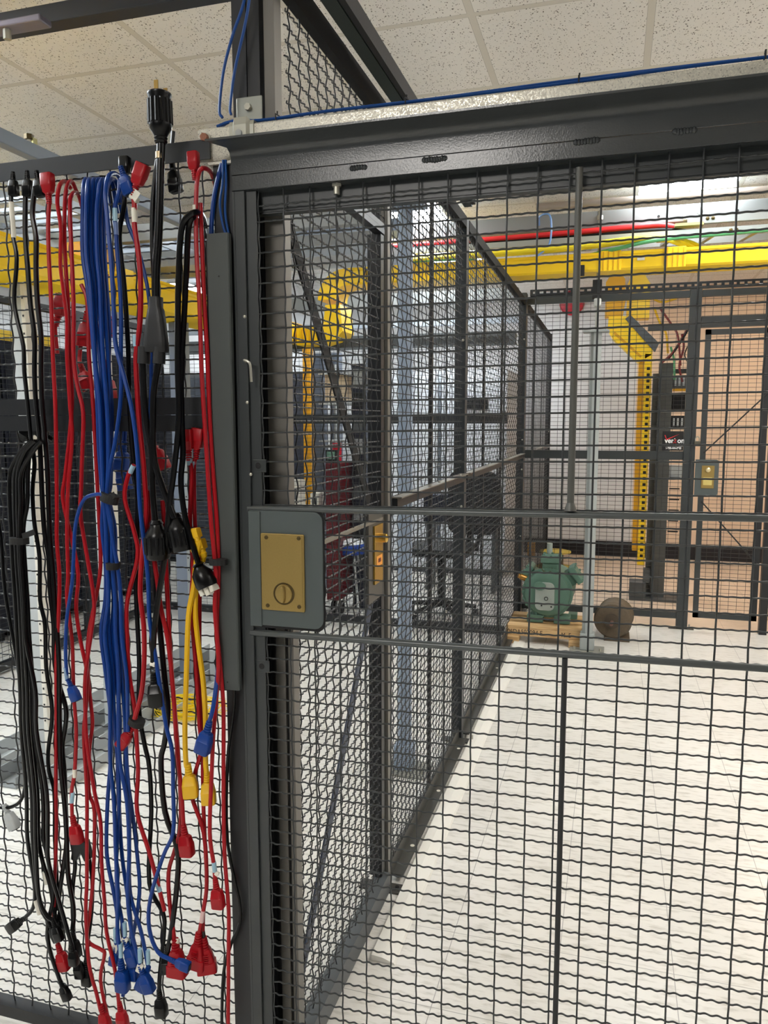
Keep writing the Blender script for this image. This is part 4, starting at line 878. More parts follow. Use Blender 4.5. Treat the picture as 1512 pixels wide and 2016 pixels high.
t = thing('conduit_box', 'grey floor outlet box with a round knockout beside the racks', 'outlet box', (-2.15, 3.9, 0))
MB().box((-2.21, 3.86, 0.0), (-2.09, 3.93, 0.19)).build('box_body', GREYP, t, False, 0.006); MB().cyl((-2.15, 3.86, 0.12), (-2.15, 3.857, 0.12), 0.028, 20).build('knockout', BLACKM, t)
# left cage: fence with navy cabinets inside
t = thing('wire_fence', 'dark wire cage fence on the left in front of the navy cabinets', 'fence panel', (-3.48, 2, 0))
wire_obj('wire_mesh', t, WIRE, (-3.48, 0, 0), (0, 1, 0), (0, 0, 1), (1, 0, 0), grid(0.06, 2.2, PR, 0.1), (2.2, 5.2), grid(2.2, 5.2, PC, 2.2), (0.05, 2.2), PR, PC, 0.0017, 0, 0, 0, 3)
MB().box((-3.50, 2.2, 0.02), (-3.46, 5.2, 0.07)).build('bottom_rail', DARK, t); MB().box((-3.50, 2.2, 2.2), (-3.46, 5.2, 2.24)).build('top_rail', DARK, t)
for y in (2.2, 4.42, 5.18): MB().box((-3.50, y, 0), (-3.455, y+0.045, 2.24)).build('fence_post', DARK, t)
for i in range(6):
    y0 = 2.3+i*0.66; t = thing('server_cabinet', 'tall dark navy server cabinet inside the left cage, %s' % ['nearest of the row', 'second in the row', 'third in the row', 'fourth in the row', 'fifth in the row', 'farthest of the row'][i], 'cabinet', (-4.1, y0, 0), 'navy server cabinets')
    MB().box((-5.0, y0, 0.08), (-3.95, y0+0.64, 2.05)).build('cabinet_body', NAVY, t, False, 0.004)
    MB().box((-3.949, y0+0.03, 0.12), (-3.93, y0+0.61, 2.0)).build('cabinet_door', NAVYD, t); MB().box((-3.92, y0+0.07, 1.0), (-3.91, y0+0.09, 1.2)).build('door_handle', MIDG, t)
    MB().box((-4.9, y0+0.05, 0), (-4.0, y0+0.6, 0.08)).build('plinth', BLACKM, t)
t = thing('fibre_trough', 'yellow trough on top of the navy cabinets', 'cable trough', (-4, 2.4, 2.1)); MB().box((-4.15, 2.4, 2.055), (-4.02, 4.9, 2.13)).build('trough_body', YEL, t)

# back-left cross fence
YL = 5.24
t = thing('wire_fence', 'cross fence behind the side fence with a dark middle rail', 'fence panel', (-2.5, YL, 0))
wire_x(t, -3.45, -0.69, 0.06, 2.05, YL)
MB().box((-3.45, YL-0.018, 1.49), (-0.69, YL+0.018, 1.555)).build('middle_rail', mat('slate post enamel', (38, 42, 45)), t)
MB().box((-3.45, YL-0.018, 0.03), (-0.69, YL+0.018, 0.085)).build('bottom_rail', DARK, t)
MB().box((-3.45, YL-0.018, 2.03), (-0.69, YL+0.018, 2.07)).build('top_rail', MIDG, t)
# room beyond it
for i in range(3):
    x0 = -5.05+i*0.66; t = thing('server_cabinet', 'dark cabinet standing crosswise at the back left, %s' % ['outermost left', 'middle one', 'right end one'][i], 'cabinet', (x0+0.32, 7.2, 0), 'crosswise cabinets at the back left')
    MB().box((x0, 7.2, 0.06), (x0+0.63, 8.2, 2.0)).build('cabinet_body', (NAVY, MIDG, NAVY)[i], t, False, 0.004); MB().box((x0+0.03, 7.185, 0.1), (x0+0.6, 7.199, 1.96)).build('cabinet_door', (NAVYD, mat('grey perforated door', (60, 66, 76), 0.6), NAVYD)[i], t)
    MB().box((x0+0.05, 7.175, 1.0), (x0+0.07, 7.185, 1.2)).build('door_handle', MIDG, t); MB().box((x0+0.04, 7.25, 0), (x0+0.59, 8.1, 0.06)).build('plinth', BLACKM, t)
for py0, py1, Y_, m_, lb in ((572, 598, 6.2, BAND, 'grey cross beam below the yellow trough beyond the side fence, upper one'), (628, 640, 6.3, mat('pale blue rail', (178, 188, 200)), 'pale cross beam beyond the side fence, middle one'), (655, 682, 6.1, MIDG, 'dark grey cross beam beyond the side fence, lowest one')):
    a = at(880, py0, Y_); b = at(880, py1, Y_); solo(MB().box((-4.2, Y_, b[2]), (-0.75, Y_+0.06, a[2])), 'steel_beam', m_, lb, 'beam', 'cross beams beyond the side fence')
for i, (x0, x1, y, h, lb) in enumerate(((-2.28, -1.66, 7.4, 2.0, 'white equipment cabinet beyond the cross fence, left of the pair'), (-1.62, -0.98, 7.4, 2.0, 'white equipment cabinet beyond the cross fence, right of the pair'))):
    t = thing('equipment_cabinet', lb, 'cabinet', ((x0+x1)/2, y, 0), 'white cabinets at the back')
    MB().box((x0, y, 0.05), (x1, y+0.8, h)).build('cabinet_body', OFFW, t, False, 0.005); MB().box((x0+0.03, y-0.012, 0.1), (x1-0.03, y-0.001, h-0.04)).build('cabinet_door', mat('white door enamel', (232, 236, 240), 0.4), t, False, 0.003)
    MB().box((x1-0.09, y-0.02, 0.95), (x1-0.07, y-0.012, 1.15)).build('door_handle', MIDG, t); MB().box((x0+0.03, y+0.02, 0), (x1-0.03, y+0.7, 0.05)).build('plinth', MIDG, t)
    if i: MB().box((x0+0.18, y-0.03, 1.62), (x0+0.46, y-0.013, 1.72)).build('vent_panel', BLACKM, t)
for i, x in enumerate((-2.55, -2.40, -2.9)):
    t = thing('rack_upright', 'slate blue rack upright beyond the cross fence, %s' % ['middle one', 'right one', 'left one'][i], 'rack upright', (x, 6.4, 0), 'rack uprights beyond the cross fence')
    MB().box((x, 6.4, 0), (x+0.09, 6.48, 2.1)).build('web', mat('slate blue upright', (104, 112, 126)), t)
t = thing('equipment_rack', 'open rack with black and white gear seen left through the side door mesh', 'rack', (-3.2, 6.3, 0))
MB().box((-3.45, 6.3, 0), (-3.40, 6.5, 2.1)).build('upright', MIDG, t); MB().box((-3.02, 6.3, 0), (-2.97, 6.5, 2.1)).build('upright', MIDG, t)
for k, z in enumerate((0.5, 0.75, 1.0, 1.2, 1.42, 1.62, 1.85)): MB().box((-3.40, 6.28, z), (-3.02, 6.6, z+0.12)).build('rack_module', (BLACKM, CREAM, GREYP)[k % 3], t)
t = thing('fibre_duct', 'yellow vertical duct seen through the side door mesh', 'cable duct', (-2.75, 5.9, 0.8)); a = at(606, 900, 5.9)
MB().box((a[0]-0.035, 5.9, 0.0), (a[0]+0.03, 5.97, 2.10)).build('duct_body', mat('amber duct', (232, 168, 20), 0.4), t)
for k in range(8): MB().box((a[0]-0.01, 5.897, 0.9+k*0.14), (a[0]+0.02, 5.8995, 0.95+k*0.14)).build('slot', YELD, t)
t = thing('tool_trolley', 'dark red tool trolley with drawers beyond the cross fence', 'trolley', (-2.3, 5.5, 0)); a = at(640, 900, 5.5); b = at(690, 1085, 5.5)
MB().box((a[0], 5.5, 0.12), (a[0]+0.105, 5.85, 1.19)).build('trolley_body', DKRED, t, False, 0.01)
for k in range(5): MB().box((a[0]+0.01, 5.488, 0.2+k*0.19), (a[0]+0.095, 5.499, 0.37+k*0.19)).build('drawer', DKRED, t, False, 0.003)
for dx in (0.025, 0.085): MB().cyl((a[0]+dx-0.012, 5.6, 0.05), (a[0]+dx+0.012, 5.6, 0.05), 0.05, 12).build('wheel', BLACKM, t)
MB().cyl((a[0]+0.055, 5.62, 1.191), (a[0]+0.055, 5.62, 1.34), 0.035, 16).build('red_canister', BELLR, t, True)
t = thing('cardboard_box', 'open beige carton on a shelf beyond the cross fence', 'carton', (-2.7, 6.0, 1.6)); a = at(640, 790, 6.0); b = at(682, 735, 6.0)
MB().box((a[0], 6.0, a[2]), (b[0], 6.2, b[2])).build('carton_body', mat('kraft card', (186, 168, 142), 0.8), t)
t['label'] = 'beige carton stacked high beyond the cross fence, above the trolley'
t2_ = thing('shelf_unit', 'grey shelf unit holding the beige carton and parts beyond the cross fence', 'shelf', (-2.7, 6.0, 0))
for z in (a[2]-0.015, 1.35, 1.9): MB().box((a[0]-0.05, 5.98, z-0.012), (b[0]+0.12, 6.35, z)).build('shelf_board', GREYP, t2_)
for x in (a[0]-0.05, b[0]+0.1): MB().box((x, 6.34, 0), (x+0.02, 6.36, 2.0)).build('shelf_leg', GREYP, t2_)
for i, (px, wd, m_, zz, lb) in enumerate(((705, 0.10, NAVY, 1.95, 'left of the pair'), (735, 0.12, mat('slate blue upright', (104, 112, 126)), 2.0, 'right of the pair'))):
    a = at(px, 900, 5.75)
    t = thing('rack_cabinet', 'narrow tall blue grey rack side beyond the cross fence, %s' % lb, 'rack', (a[0], 5.75, 0), 'narrow racks beyond the cross fence')
    MB().box((a[0]-wd/2, 5.75, 0), (a[0]+wd/2, 6.0, zz)).build('rack_frame', m_, t)
    for k in range(9): MB().box((a[0]-wd*0.38, 5.744, 0.35+k*0.18), (a[0]+wd*0.38, 5.749, 0.47+k*0.18)).build('rack_module', (MIDG, BLACKM, BAND)[k % 3], t)
t = thing('network_switch', 'small black device with green display hung on the far side of the cross fence', 'device', at(650, 898, 5.26)); a = at(641, 912, 5.26); b = at(662, 886, 5.26)
MB().box((a[0], 5.2615, a[2]), (b[0], 5.30, b[2])).build('case', BLACKM, t); MB().box((a[0]+0.01, 5.2605, a[2]+0.03), (b[0]-0.01, 5.2614, b[2]-0.012)).build('display', mat('green display', (110, 150, 130), 0.4), t)
t = thing('work_bench', 'pale work bench with clutter beyond the cross fence, left of the trolley', 'bench', (-2.6, 5.6, 0)); a = at(560, 1000, 5.6); b = at(636, 1000, 5.6)
MB().box((a[0]-0.1, 5.55, a[2]-0.03), (b[0], 6.0, a[2])).build('worktop', CREAM, t)
for x in (a[0]-0.08, b[0]-0.05): MB().box((x, 5.6, 0), (x+0.04, 5.64, a[2]-0.03)).build('leg', GREYP, t)
for k, (px, py, w_, h_, m_, lb) in enumerate(((580, 960, 0.10, 0.22, CREAM, 'beige instrument box standing on the pale bench'), (622, 975, 0.07, 0.12, WHITE, 'small white box on the pale bench beside the yellow duct'))):
    q = at(px, 1000, 5.65); t = thing('instrument_box', lb, 'box', (q[0], 5.65, a[2])); MB().box((q[0]-w_/2, 5.62, a[2]+0.0005), (q[0]+w_/2, 5.76, a[2]+h_)).build('case', m_, t); MB().box((q[0]-w_*.3, 5.617, a[2]+h_*.3), (q[0]+w_*.3, 5.6199, a[2]+h_*.7)).build('front_panel', MIDG, t)
# blue stool and office chair
t = thing('step_stool', 'round stool with blue padded seat beyond the side fence', 'stool', (-1.95, 5.8, 0)); a = at(690, 1078, 5.7)
MB().lathe([(0, 0.05), (0.005, 0.115), (0.07, 0.12), (0.085, 0.10)], (a[0], 5.7, a[2]-0.05), (0, 0, 1), 24).build('seat', BLUEF, t, True)
MB().lathe([(0, 0.11), (0.03, 0.09)], (a[0], 5.7, a[2]+0.036), (0, 0, 1), 24).build('cushion_top', OFFW, t, True)
for k in range(4): an = R(45+90*k); MB().cyl((a[0]+0.06*math.cos(an), 5.7+0.06*math.sin(an), a[2]-0.05), (a[0]+0.14*math.cos(an), 5.7+0.14*math.sin(an), 0), 0.01, 6).build('leg', GREYP, t)
t = thing('office_chair', 'black swivel office chair with mesh back behind the side fence', 'chair', (-1.2, 5.75, 0)); ox, oy = -1.24, 5.72
mb = MB(); mb.prism(rounded(ox-0.26, oy-0.24, ox+0.24, oy+0.24, 0.08), 2, 0.50, 0.56); mb.build('seat', BLACKM, t, False, 0.015)
MB().prism(rounded(ox+0.0, 0.62, ox+0.40, 1.12, 0.08), 1, oy+0.20, oy+0.24).build('backrest', mat('black mesh fabric', (30, 31, 33), 0.8), t, False, 0.01)
MB().tube([(ox+0.12, oy+0.1, 0.5), (ox+0.16, oy+0.26, 0.55), (ox+0.18, oy+0.26, 0.8)], 0.02, 8).build('back_support', BLACKM, t)
MB().cyl((ox, oy, 0.10), (ox, oy, 0.50), 0.028, 12).build('gas_lift', BLACKM, t)
for k in range(5):
    an = R(72*k+20); e = (ox+0.27*math.cos(an), oy+0.27*math.sin(an))
    MB().tube([(ox, oy, 0.11), (e[0], e[1], 0.075)], [0.026, 0.016], 8).build('base_spoke', BLACKM, t); MB().cyl((e[0]-0.02, e[1], 0.028), (e[0]+0.02, e[1], 0.028), 0.028, 12).build('caster', BLACKM, t)
for sx_ in (-1, 1):
    xx = ox+sx_*0.26; MB().tube([(xx, oy+0.05, 0.52), (xx+sx_*0.03, oy+0.05, 0.70), (xx+sx_*0.03, oy-0.14, 0.74), (xx+sx_*0.03, oy+0.14, 0.74)], 0.016, 8).build('armrest', BLACKM, t)
t = thing('metal_cabinet', 'low navy drawer unit under the white bench, behind the office chair', 'cabinet', (-1.3, 6.6, 0)); MB().box((-1.6, 6.6, 0.62), (-0.95, 6.95, 0.86)).build('drawer_unit', NAVY, t)
for x in (-1.58, -0.99): MB().box((x, 6.62, 0), (x+0.03, 6.9, 0.62)).build('leg', MIDG, t)

# ================================================================ BLUE NETWORK CABLES ALONG THE HEADER
def netcable(lab, P, r=0.0029, k=6):
    mb = MB(); mb.tube(P, r, 8, smooth_path=k); return solo(mb, 'network_cable', BLUEN, lab, 'cable', 'blue network cables on the header', True)
TOPZ = 2.0745
for i in range(3):
    P = [(-0.765, 1.425+0.004*i, TOPZ+0.002), (-0.73, 1.425+0.004*i, TOPZ+0.008+0.002*i), (-0.66, 1.424+0.006*i, TOPZ+0.003)]
    P += [(x, 1.421+0.0065*i, TOPZ+0.002+0.0014*math.sin(x*9+i*1.7)+(0.004 if i == 1 else 0)) for x in np.linspace(-0.55, 1.85, 12)]
    netcable('blue network cable lying on the galvanised channel, %s strand' % ['front', 'upper', 'back'][i], P)
for j, px in enumerate((545, 800, 1140, 1505)):
    c = at(px, 180-60*(px-545)/960+8, 1.425); tieo = MB(); tieo.tube([(c[0], 1.418, TOPZ-0.001), (c[0], 1.417, TOPZ+0.009), (c[0]+0.001, 1.432, TOPZ+0.010), (c[0], 1.44, TOPZ)], 0.0013, 6); tieo.tube([(c[0], 1.425, TOPZ+0.009), (c[0]+0.001, 1.424, TOPZ+0.016)], 0.0016, 6)
    solo(tieo, 'cable_tie', BLACKM, 'black cable tie around the blue cables, %s along the channel' % ['first from the left', 'second from the left', 'third from the left', 'last at right'][j], 'cable tie', 'cable ties on the header', True)
a = lambda x, y, Y=1.43: at(x, y, Y)
netcable('blue cable rising from the channel end past the left of the tall post, outer loop', [a(438, 232), a(432, 215), (a(440, 140)), a(458, 70), a(478, 12), a(486, -30)])
netcable('blue cable rising from the channel end past the tall post, inner loop', [a(455, 226), a(453, 210), a(462, 140), a(480, 60), a(490, 5), a(492, -30)])
netcable('thin blue cable dropping under the channel beside the blue cord', [a(439, 315, 1.40), a(438, 360, 1.40), a(433, 400, 1.40), a(438, 440, 1.40), a(447, 470, 1.40)], 0.0025)
netcable('second thin blue cable dropping under the channel, right of the first', [a(444, 315, 1.402), a(445, 360, 1.402), a(443, 410, 1.402), a(446, 440, 1.402), a(452, 470, 1.402)], 0.0025)
t_ = MB()
for i in range(2):
    mb = MB(); P = [(-0.612+0.006*i, 1.45, 2.392), (-0.612+0.004*i, 1.8, 2.389), (-0.606, 2.1, 2.384), (-0.60+0.004*i, 2.35, 2.37), (-0.612, 2.45, 2.33)]
    mb.tube(P, 0.0028, 6, smooth_path=5); solo(mb, 'network_cable', BLUEN, 'blue cable running along the side fence top rail, %s' % ('inner' if i else 'outer'), 'cable', None, True)

# ================================================================ THE CORDS ON THE PANEL
YC = 1.398
def ridged(mb, o, d, L_, r0, r1, n=5):
    prof = []
    for k in range(n):
        s0 = L_*k/n; s1 = L_*(k+0.6)/n; rr_ = r0+(r1-r0)*k/n
        prof += [(s0, rr_), (s1, rr_), (s1+L_*0.02, rr_*0.78), (L_*(k+1)/n-L_*0.02, rr_*0.78)]
    prof.append((L_, r1)); mb.lathe(prof, o, d, 12)
def sect(o, d, wv, yv, s_, wdt, dep, e=0.35):
    P = []
    for k in range(16):
        a_ = 2*math.pi*(k+0.5)/16; c_, q_ = math.cos(a_), math.sin(a_)
        P.append(tuple(o+d*s_+wv*(wdt/2*math.copysign(abs(c_)**e, c_))+yv*(dep/2*math.copysign(abs(q_)**e, q_))))
    return P
def plug(parent, o, ang, m, size=1.0, kind='iec', lab=None, twist=0):
    """ang: 0 = pointing down, positive swings to the right"""
    d = Vector((math.sin(R(ang)), 0, -math.cos(R(ang)))); o = Vector(o); w0 = Vector((math.cos(R(ang)), 0, math.sin(R(ang)))); y0 = Vector((0, 1, 0))
    wv = w0*math.cos(R(twist))+y0*math.sin(R(twist)); yv = y0*math.cos(R(twist))-w0*math.sin(R(twist))
    mb = MB(); s = size
    if kind == 'iec':
        ridged(mb, o-d*0.002, d, 0.024*s, 0.0058*s, 0.0078*s)
        mb.loft([sect(o, d, wv, yv, x*s, a_*s, b_*s) for x, a_, b_ in ((0.020, 0.015, 0.013), (0.023, 0.0225, 0.016), (0.036, 0.0265, 0.019), (0.037, 0.0275, 0.021), (0.060, 0.0275, 0.021), (0.0615, 0.0255, 0.019))])
    elif kind == 'big':
        ridged(mb, o-d*0.002, d, 0.026*s, 0.0065*s, 0.0095*s)
        mb.loft([sect(o, d, wv, yv, x*s, a_*s, b_*s) for x, a_, b_ in ((0.022, 0.018, 0.017), (0.027, 0.024, 0.019), (0.050, 0.034, 0.022), (0.0505, 0.038, 0.025), (0.072, 0.040, 0.026), (0.073, 0.036, 0.022))])
        for k in range(5): mb.box((-0.006*s, -0.0135*s, (0.031+k*0.004)*s), (0.006*s, -0.011*s, (0.0325+k*0.004)*s), Matrix.Translation(o) @ Matrix((tuple((wv.x, yv.x, d.x)), tuple((wv.y, yv.y, d.y)), tuple((wv.z, yv.z, d.z)))).to_4x4())
    elif kind == 'bell':
        prof = [(0, 0.009), (0.006, 0.0125), (0.008, 0.011), (0.014, 0.013), (0.022, 0.019), (0.030, 0.0215), (0.066, 0.0215), (0.070, 0.019)]
        mb.lathe([(p*s, q*s) for p, q in prof], o, d, 24)
        for k in range(12):
            a_ = 2*math.pi*k/12; off = (wv*math.cos(a_)+yv*math.sin(a_))*0.021*s; mb.cyl(tuple(o+d*0.030*s+off), tuple(o+d*0.060*s+off), 0.0028*s, 6)
    elif kind == 'white_face':
        mb.lathe([(p*s, q*s) for p, q in ((0, 0.007), (0.004, 0.012), (0.006, 0.009), (0.010, 0.012), (0.020, 0.0185), (0.040, 0.020), (0.046, 0.018))], o, d, 20)
    elif kind == 'angle':
        mb.lathe([(0, 0.007*s), (0.01*s, 0.009*s), (0.012*s, 0.007*s), (0.022*s, 0.010*s)], o, d, 12)
        mb.loft([sect(o+d*0.03*s, wv, d, yv, x*s, a_*s, b_*s) for x, a_, b_ in ((-0.010, 0.022, 0.020), (0.006, 0.026, 0.022), (0.022, 0.024, 0.020))])
    p = mb.build('plug', m, parent, True)
    if kind == 'white_face':
        f = MB()
        for q in (-1, 0, 1): f.loft([sect(o+wv*0.011*q*s, d, wv, yv, x*s, 0.009*s, 0.022*s) for x in (0.046, 0.060-abs(q)*0.003)])
        f.build('socket_face', WHITE, p)
    if kind == 'iec' and size > 0:
        f = MB(); f.loft([sect(o, d, wv, yv, x*s, 0.020*s, 0.012*s) for x in (0.0625, 0.0635)]); f.build('socket_face', BLACKM, p)
    return p
def cord(color, lab, pts, r=0.0043, layer=0, plugs=(), tags=(), back=None, k=4):
    """pts in photo coordinates on the panel's front plane; layer pushes it towards the viewer"""
    m = dict(red=REDC, blue=BLUEC, black=BLACKR, yellow=YELC)[color]
    Y = YC-layer*0.0095
    P = [Vector(at(p[0], p[1], Y if len(p) < 3 else p[2])) for p in pts]
    mid = P[len(P)//2]
    t = thing('power_lead', lab, 'power cord', (P[0].x, YC, P[0].z), 'power cords hung on the wire panel')
    mb = MB(); mb.tube(P, r, 8, smooth_path=k); mb.build('cord', m, t, True)
    for (px, py, ang, size, kind, *rest) in plugs:
        tw = rest[0] if rest else 0; mm = rest[1] if len(rest) > 1 else m
        plug(t, at(px, py, Y), ang, mm, size, kind, None, tw)
    for (xa, ya, xb, yb, mm, *fl) in tags:
        A = Vector(at(xa, ya, Y)); B = Vector(at(xb, yb, Y)); tg = MB(); tg.cyl(tuple(A), tuple(B), r*1.13, 10); g_ = tg.build('cord_label', mm, t, True)
        if fl: 
            d_ = (B-A).normalized(); s_ = Vector((d_.z, 0, -d_.x))*fl[0]; F_ = MB()
            v = [A, B, B+s_*0.016, A+s_*0.016]; v = [tuple(q+Vector((0, -r, 0))) for q in v]+[tuple(q+Vector((0, -r+0.0006, 0))) for q in v]
            F_.add(v, [(0, 1, 2, 3), (7, 6, 5, 4), (0, 4, 5, 1), (1, 5, 6, 2), (2, 6, 7, 3), (3, 7, 4, 0)]); F_.build('label_flag', WHITE, g_)
    return t
BK, RD, BL, YE = 'black', 'red', 'blue', 'yellow'
# --- black, left
cord(BK, 'black cord with long white label at the top, leftmost on the panel', [(22, 368), (22, 400), (25, 460), (33, 509), (28, 585), (33, 625), (46, 681), (48, 731), (53, 780), (61, 863), (68, 912), (64, 966), (68, 1032), (78, 1098), (79, 1181), (89, 1231), (91, 1313), (103, 1400), (95, 1479), (97, 1519), (107, 1560), (108, 1650), (112, 1740), (108, 1800)], 0.0045, 1, [(25, 340, 0, 0.75, 'iec'), (108, 1802, 14, 0.8, 'iec')], [(22, 398, 27, 468, WHITE)])
cord(BK, 'black cord hanging second from the left, tucked under the top rail', [(52, 360), (50, 400), (50, 466), (55, 532), (60, 598), (68, 665), (68, 731), (71, 797), (78, 863), (81, 929), (84, 995), (88, 1049), (96, 1098), (99, 1165), (106, 1231), (107, 1297), (116, 1346), (130, 1395), (129, 1430), (123, 1470), (127, 1519), (129, 1579), (131, 1658), (123, 1717), (113, 1790)], 0.0052, 1, [(53, 338, 0, 0.8, 'iec'), (118, 1795, -8, 0.85, 'iec')])
cord(BK, 'black cord hanging third from the left beside the red ones', [(70, 360), (64, 420), (71, 466), (71, 532), (74, 598), (81, 665), (81, 731), (83, 797), (89, 863), (94, 929), (96, 999), (99, 1065), (105, 1131), (109, 1198), (116, 1297), (117, 1396), (119, 1500), (127, 1580), (131, 1640), (134, 1720), (145, 1790), (143, 1830)], 0.0054, 2, [(72, 338, 8, 0.8, 'iec'), (143, 1836, 6, 0.95, 'iec')])
cord(BK, 'black cord looping out of the left frame edge to a grey plug', [(-8, 1000), (2, 1060), (10, 1165), (30, 1280), (43, 1363), (50, 1430), (52, 1520), (44, 1570), (25, 1588), (2, 1590)], 0.0042, 1, [(8, 1585, 28, 1.0, 'iec', 0, GREYP)])
xs = [(20, 30, 40, 52), (30, 38, 47, 62), (36, 44, 54, 68), (46, 50, 60, 74), (55, 54, 66, 84), (42, 47, 70, 92)]
ends = [((68, 1740), (66, 1785), (48, 1808), -52), ((73, 1745), (82, 1790), (96, 1815), 30), ((76, 1760), (90, 1800), (104, 1812), 20), ((85, 1700), (98, 1740), (108, 1800), 0), ((92, 1680), (105, 1760), (94, 1850), 24), ((96, 1700), (118, 1780), (141, 1860), 5)]
for i, ((x0, x1, x2, x3), (e1, e2, e3, ang)) in enumerate(zip(xs, ends)):
    pts = [(62+4*i, 868), (40+5*i, 890), (x0, 930), (x0-1, 990), (x1-8, 1040), (x1-5, 1110), (x1, 1180), (x1+4, 1260), (x2, 1360), (x2+2, 1440), (x3, 1560), (x3+2, 1650), e1, e2, e3]
    if i == 4: pts = pts[:-1]+[(94, 1820), (98, 1870), (118, 1930)]; e3 = (118, 1930)
    cord(BK, 'black cord in the velcro-tied bundle at far left, plug %s' % ['swung left with a white label', 'hanging second from the bundle edge', 'half hidden behind its neighbours', 'ending above the red plug', 'lowest, hanging near the bottom rail', 'hanging beside the red plug'][i],
         pts, 0.0047, 2+(i % 3), [(e3[0], e3[1], ang, 0.8 if i != 0 else 0.95, 'iec')], ([(70, 1772, 78, 1800, WHITE)] if i in (0,) else [(88, 1716, 92, 1740, WHITE)] if i == 3 else []))
t = thing('plug_cluster', 'cluster of black plugs behind the panel just under the middle rail', 'plugs', at(70, 860, 1.46))
for j, (px, py, an) in enumerate(((38, 880, -30), (58, 872, -10), (88, 872, 25), (104, 866, 60))): plug(t, at(px, py, 1.46), an+180, BLACKR, 0.9, 'iec')
# velcro straps
def strap(lab, px, py, wpx, hpx, Yf, ang=0, tail=None):
    t = thing('velcro_strap', lab, 'strap', at(px, py, Yf), 'velcro straps around the cords')
    c = Vector(at(px, py, Yf)); a_ = Vector(at(px+wpx/2, py, Yf)).x-c.x; h_ = hpx*0.00048
    P = [(c.x+a_*math.cos(q), Yf+0.012+0.016*math.sin(q)) for q in np.linspace(0, 2*math.pi, 20, endpoint=False)]
    mb = MB(); M = Matrix.Translation(c) @ Matrix.Rotation(R(ang), 4, 'Y') @ Matrix.Translation(-c)
    v = [tuple(M @ Vector((x, y, c.z-h_))) for x, y in P]+[tuple(M @ Vector((x, y, c.z+h_))) for x, y in P]; n = 20
    mb.add(v, [tuple(range(n)), tuple(range(2*n-1, n-1, -1))]+[(k_, (k_+1) % n, n+(k_+1) % n, n+k_) for k_ in range(n)]); mb.build('band', BLACKM, t)
    if tail:
        p, q = Vector(at(tail[0], tail[1], Yf)), Vector(at(tail[2], tail[3], Yf)); dd = (q-p); nn_ = Vector((-dd.z, 0, dd.x)).normalized()*0.006
        v = [p-nn_, p+nn_, q+nn_, q-nn_]; v = [tuple(x) for x in v]+[tuple(x+Vector((0, 0.0015, 0))) for x in v]; MB().add(v, [(0, 1, 2, 3), (7, 6, 5, 4), (0, 4, 5, 1), (1, 5, 6, 2), (2, 6, 7, 3), (3, 7, 4, 0)]).build('tail', BLACKM, t)
strap('black velcro strap with a free tail around the far left black bundle', 30, 1066, 34, 15, 1.352, 0, (44, 1056, 68, 1047))
strap('upper black velcro strap around the blue bundle, with a side tail', 209, 982, 34, 18, 1.348, 18, (212, 982, 226, 973))
strap('lower black velcro strap around the blue bundle', 216, 1116, 24, 14, 1.348)
strap('black velcro strap around two red cords above a red plug', 262, 1425, 30, 14, 1.356, 22)
strap('small black velcro strap around the right red cords', 424, 1108, 34, 12, 1.356)
# --- red, left
cord(RD, 'red cord hanging straight from a red plug at the top left of the reds', [(97, 398), (95, 440), (96, 499), (101, 598), (104, 698), (109, 797), (111, 896), (112, 1000), (112, 1065), (117, 1131), (116, 1198), (111, 1297), (111, 1400), (110, 1559), (111, 1638), (107, 1757), (106, 1817), (115, 1862)], 0.0042, 2, [(97, 400, 182, 0.95, 'iec'), (114, 1860, 16, 1.0, 'iec')])
cord(RD, 'red cord looped over the wire, its plug hanging in front of a black splitter', [(140, 372, 1.43), (128, 357, 1.42), (117, 366), (113, 400), (120, 450), (119, 516), (124, 565), (132, 631), (132, 698), (138, 797), (142, 863), (134, 962), (132, 1049), (134, 1131), (132, 1181), (142, 1264), (145, 1363), (150, 1440), (147, 1519), (141, 1559), (142, 1605)], 0.0042, 3, [(143, 1608, 10, 1.0, 'iec')], [(147, 1514, 147, 1530, WHITE), (143, 1560, 141, 1580, LBLUE)])
cord(RD, 'red cord looped second over the wire, crossing its neighbour low down', [(152, 380, 1.43), (141, 357, 1.42), (131, 370), (127, 420), (128, 499), (134, 598), (137, 698), (142, 780), (137, 860), (128, 940), (124, 983), (142, 1065), (154, 1131), (150, 1198), (159, 1264), (172, 1330), (169, 1396), (165, 1450), (171, 1559), (171, 1658), (171, 1737), (169, 1797), (175, 1896), (190, 1956), (198, 1990)], 0.0042, 2, [(199, 1980, 12, 0.95, 'iec')])
cord(RD, 'red cord looped third over the wire, its plug near the bottom rail', [(165, 420, 1.43), (154, 383, 1.42), (141, 384), (138, 420), (145, 598), (145, 698), (152, 757), (164, 813), (162, 896), (160, 960), (159, 1016), (172, 1098), (185, 1181), (182, 1231), (168, 1330), (168, 1400), (171, 1460), (186, 1559), (198, 1618), (200, 1698), (206, 1777), (210, 1836), (226, 1908), (234, 1975)], 0.0042, 3, [(235, 1975, 8, 0.95, 'iec')])
cord(RD, 'red cord emerging from behind the blue bundle and twisting left', [(160, 560), (172, 595), (175, 698), (182, 780), (187, 863), (192, 962), (195, 1016), (198, 1115), (188, 1181), (175, 1247), (172, 1313), (180, 1396), (182, 1429), (176, 1479), (175, 1559), (186, 1598), (184, 1717), (177, 1797), (172, 1850), (200, 1870), (206, 1880), (198, 1930), (214, 2010)], 0.0042, 1)
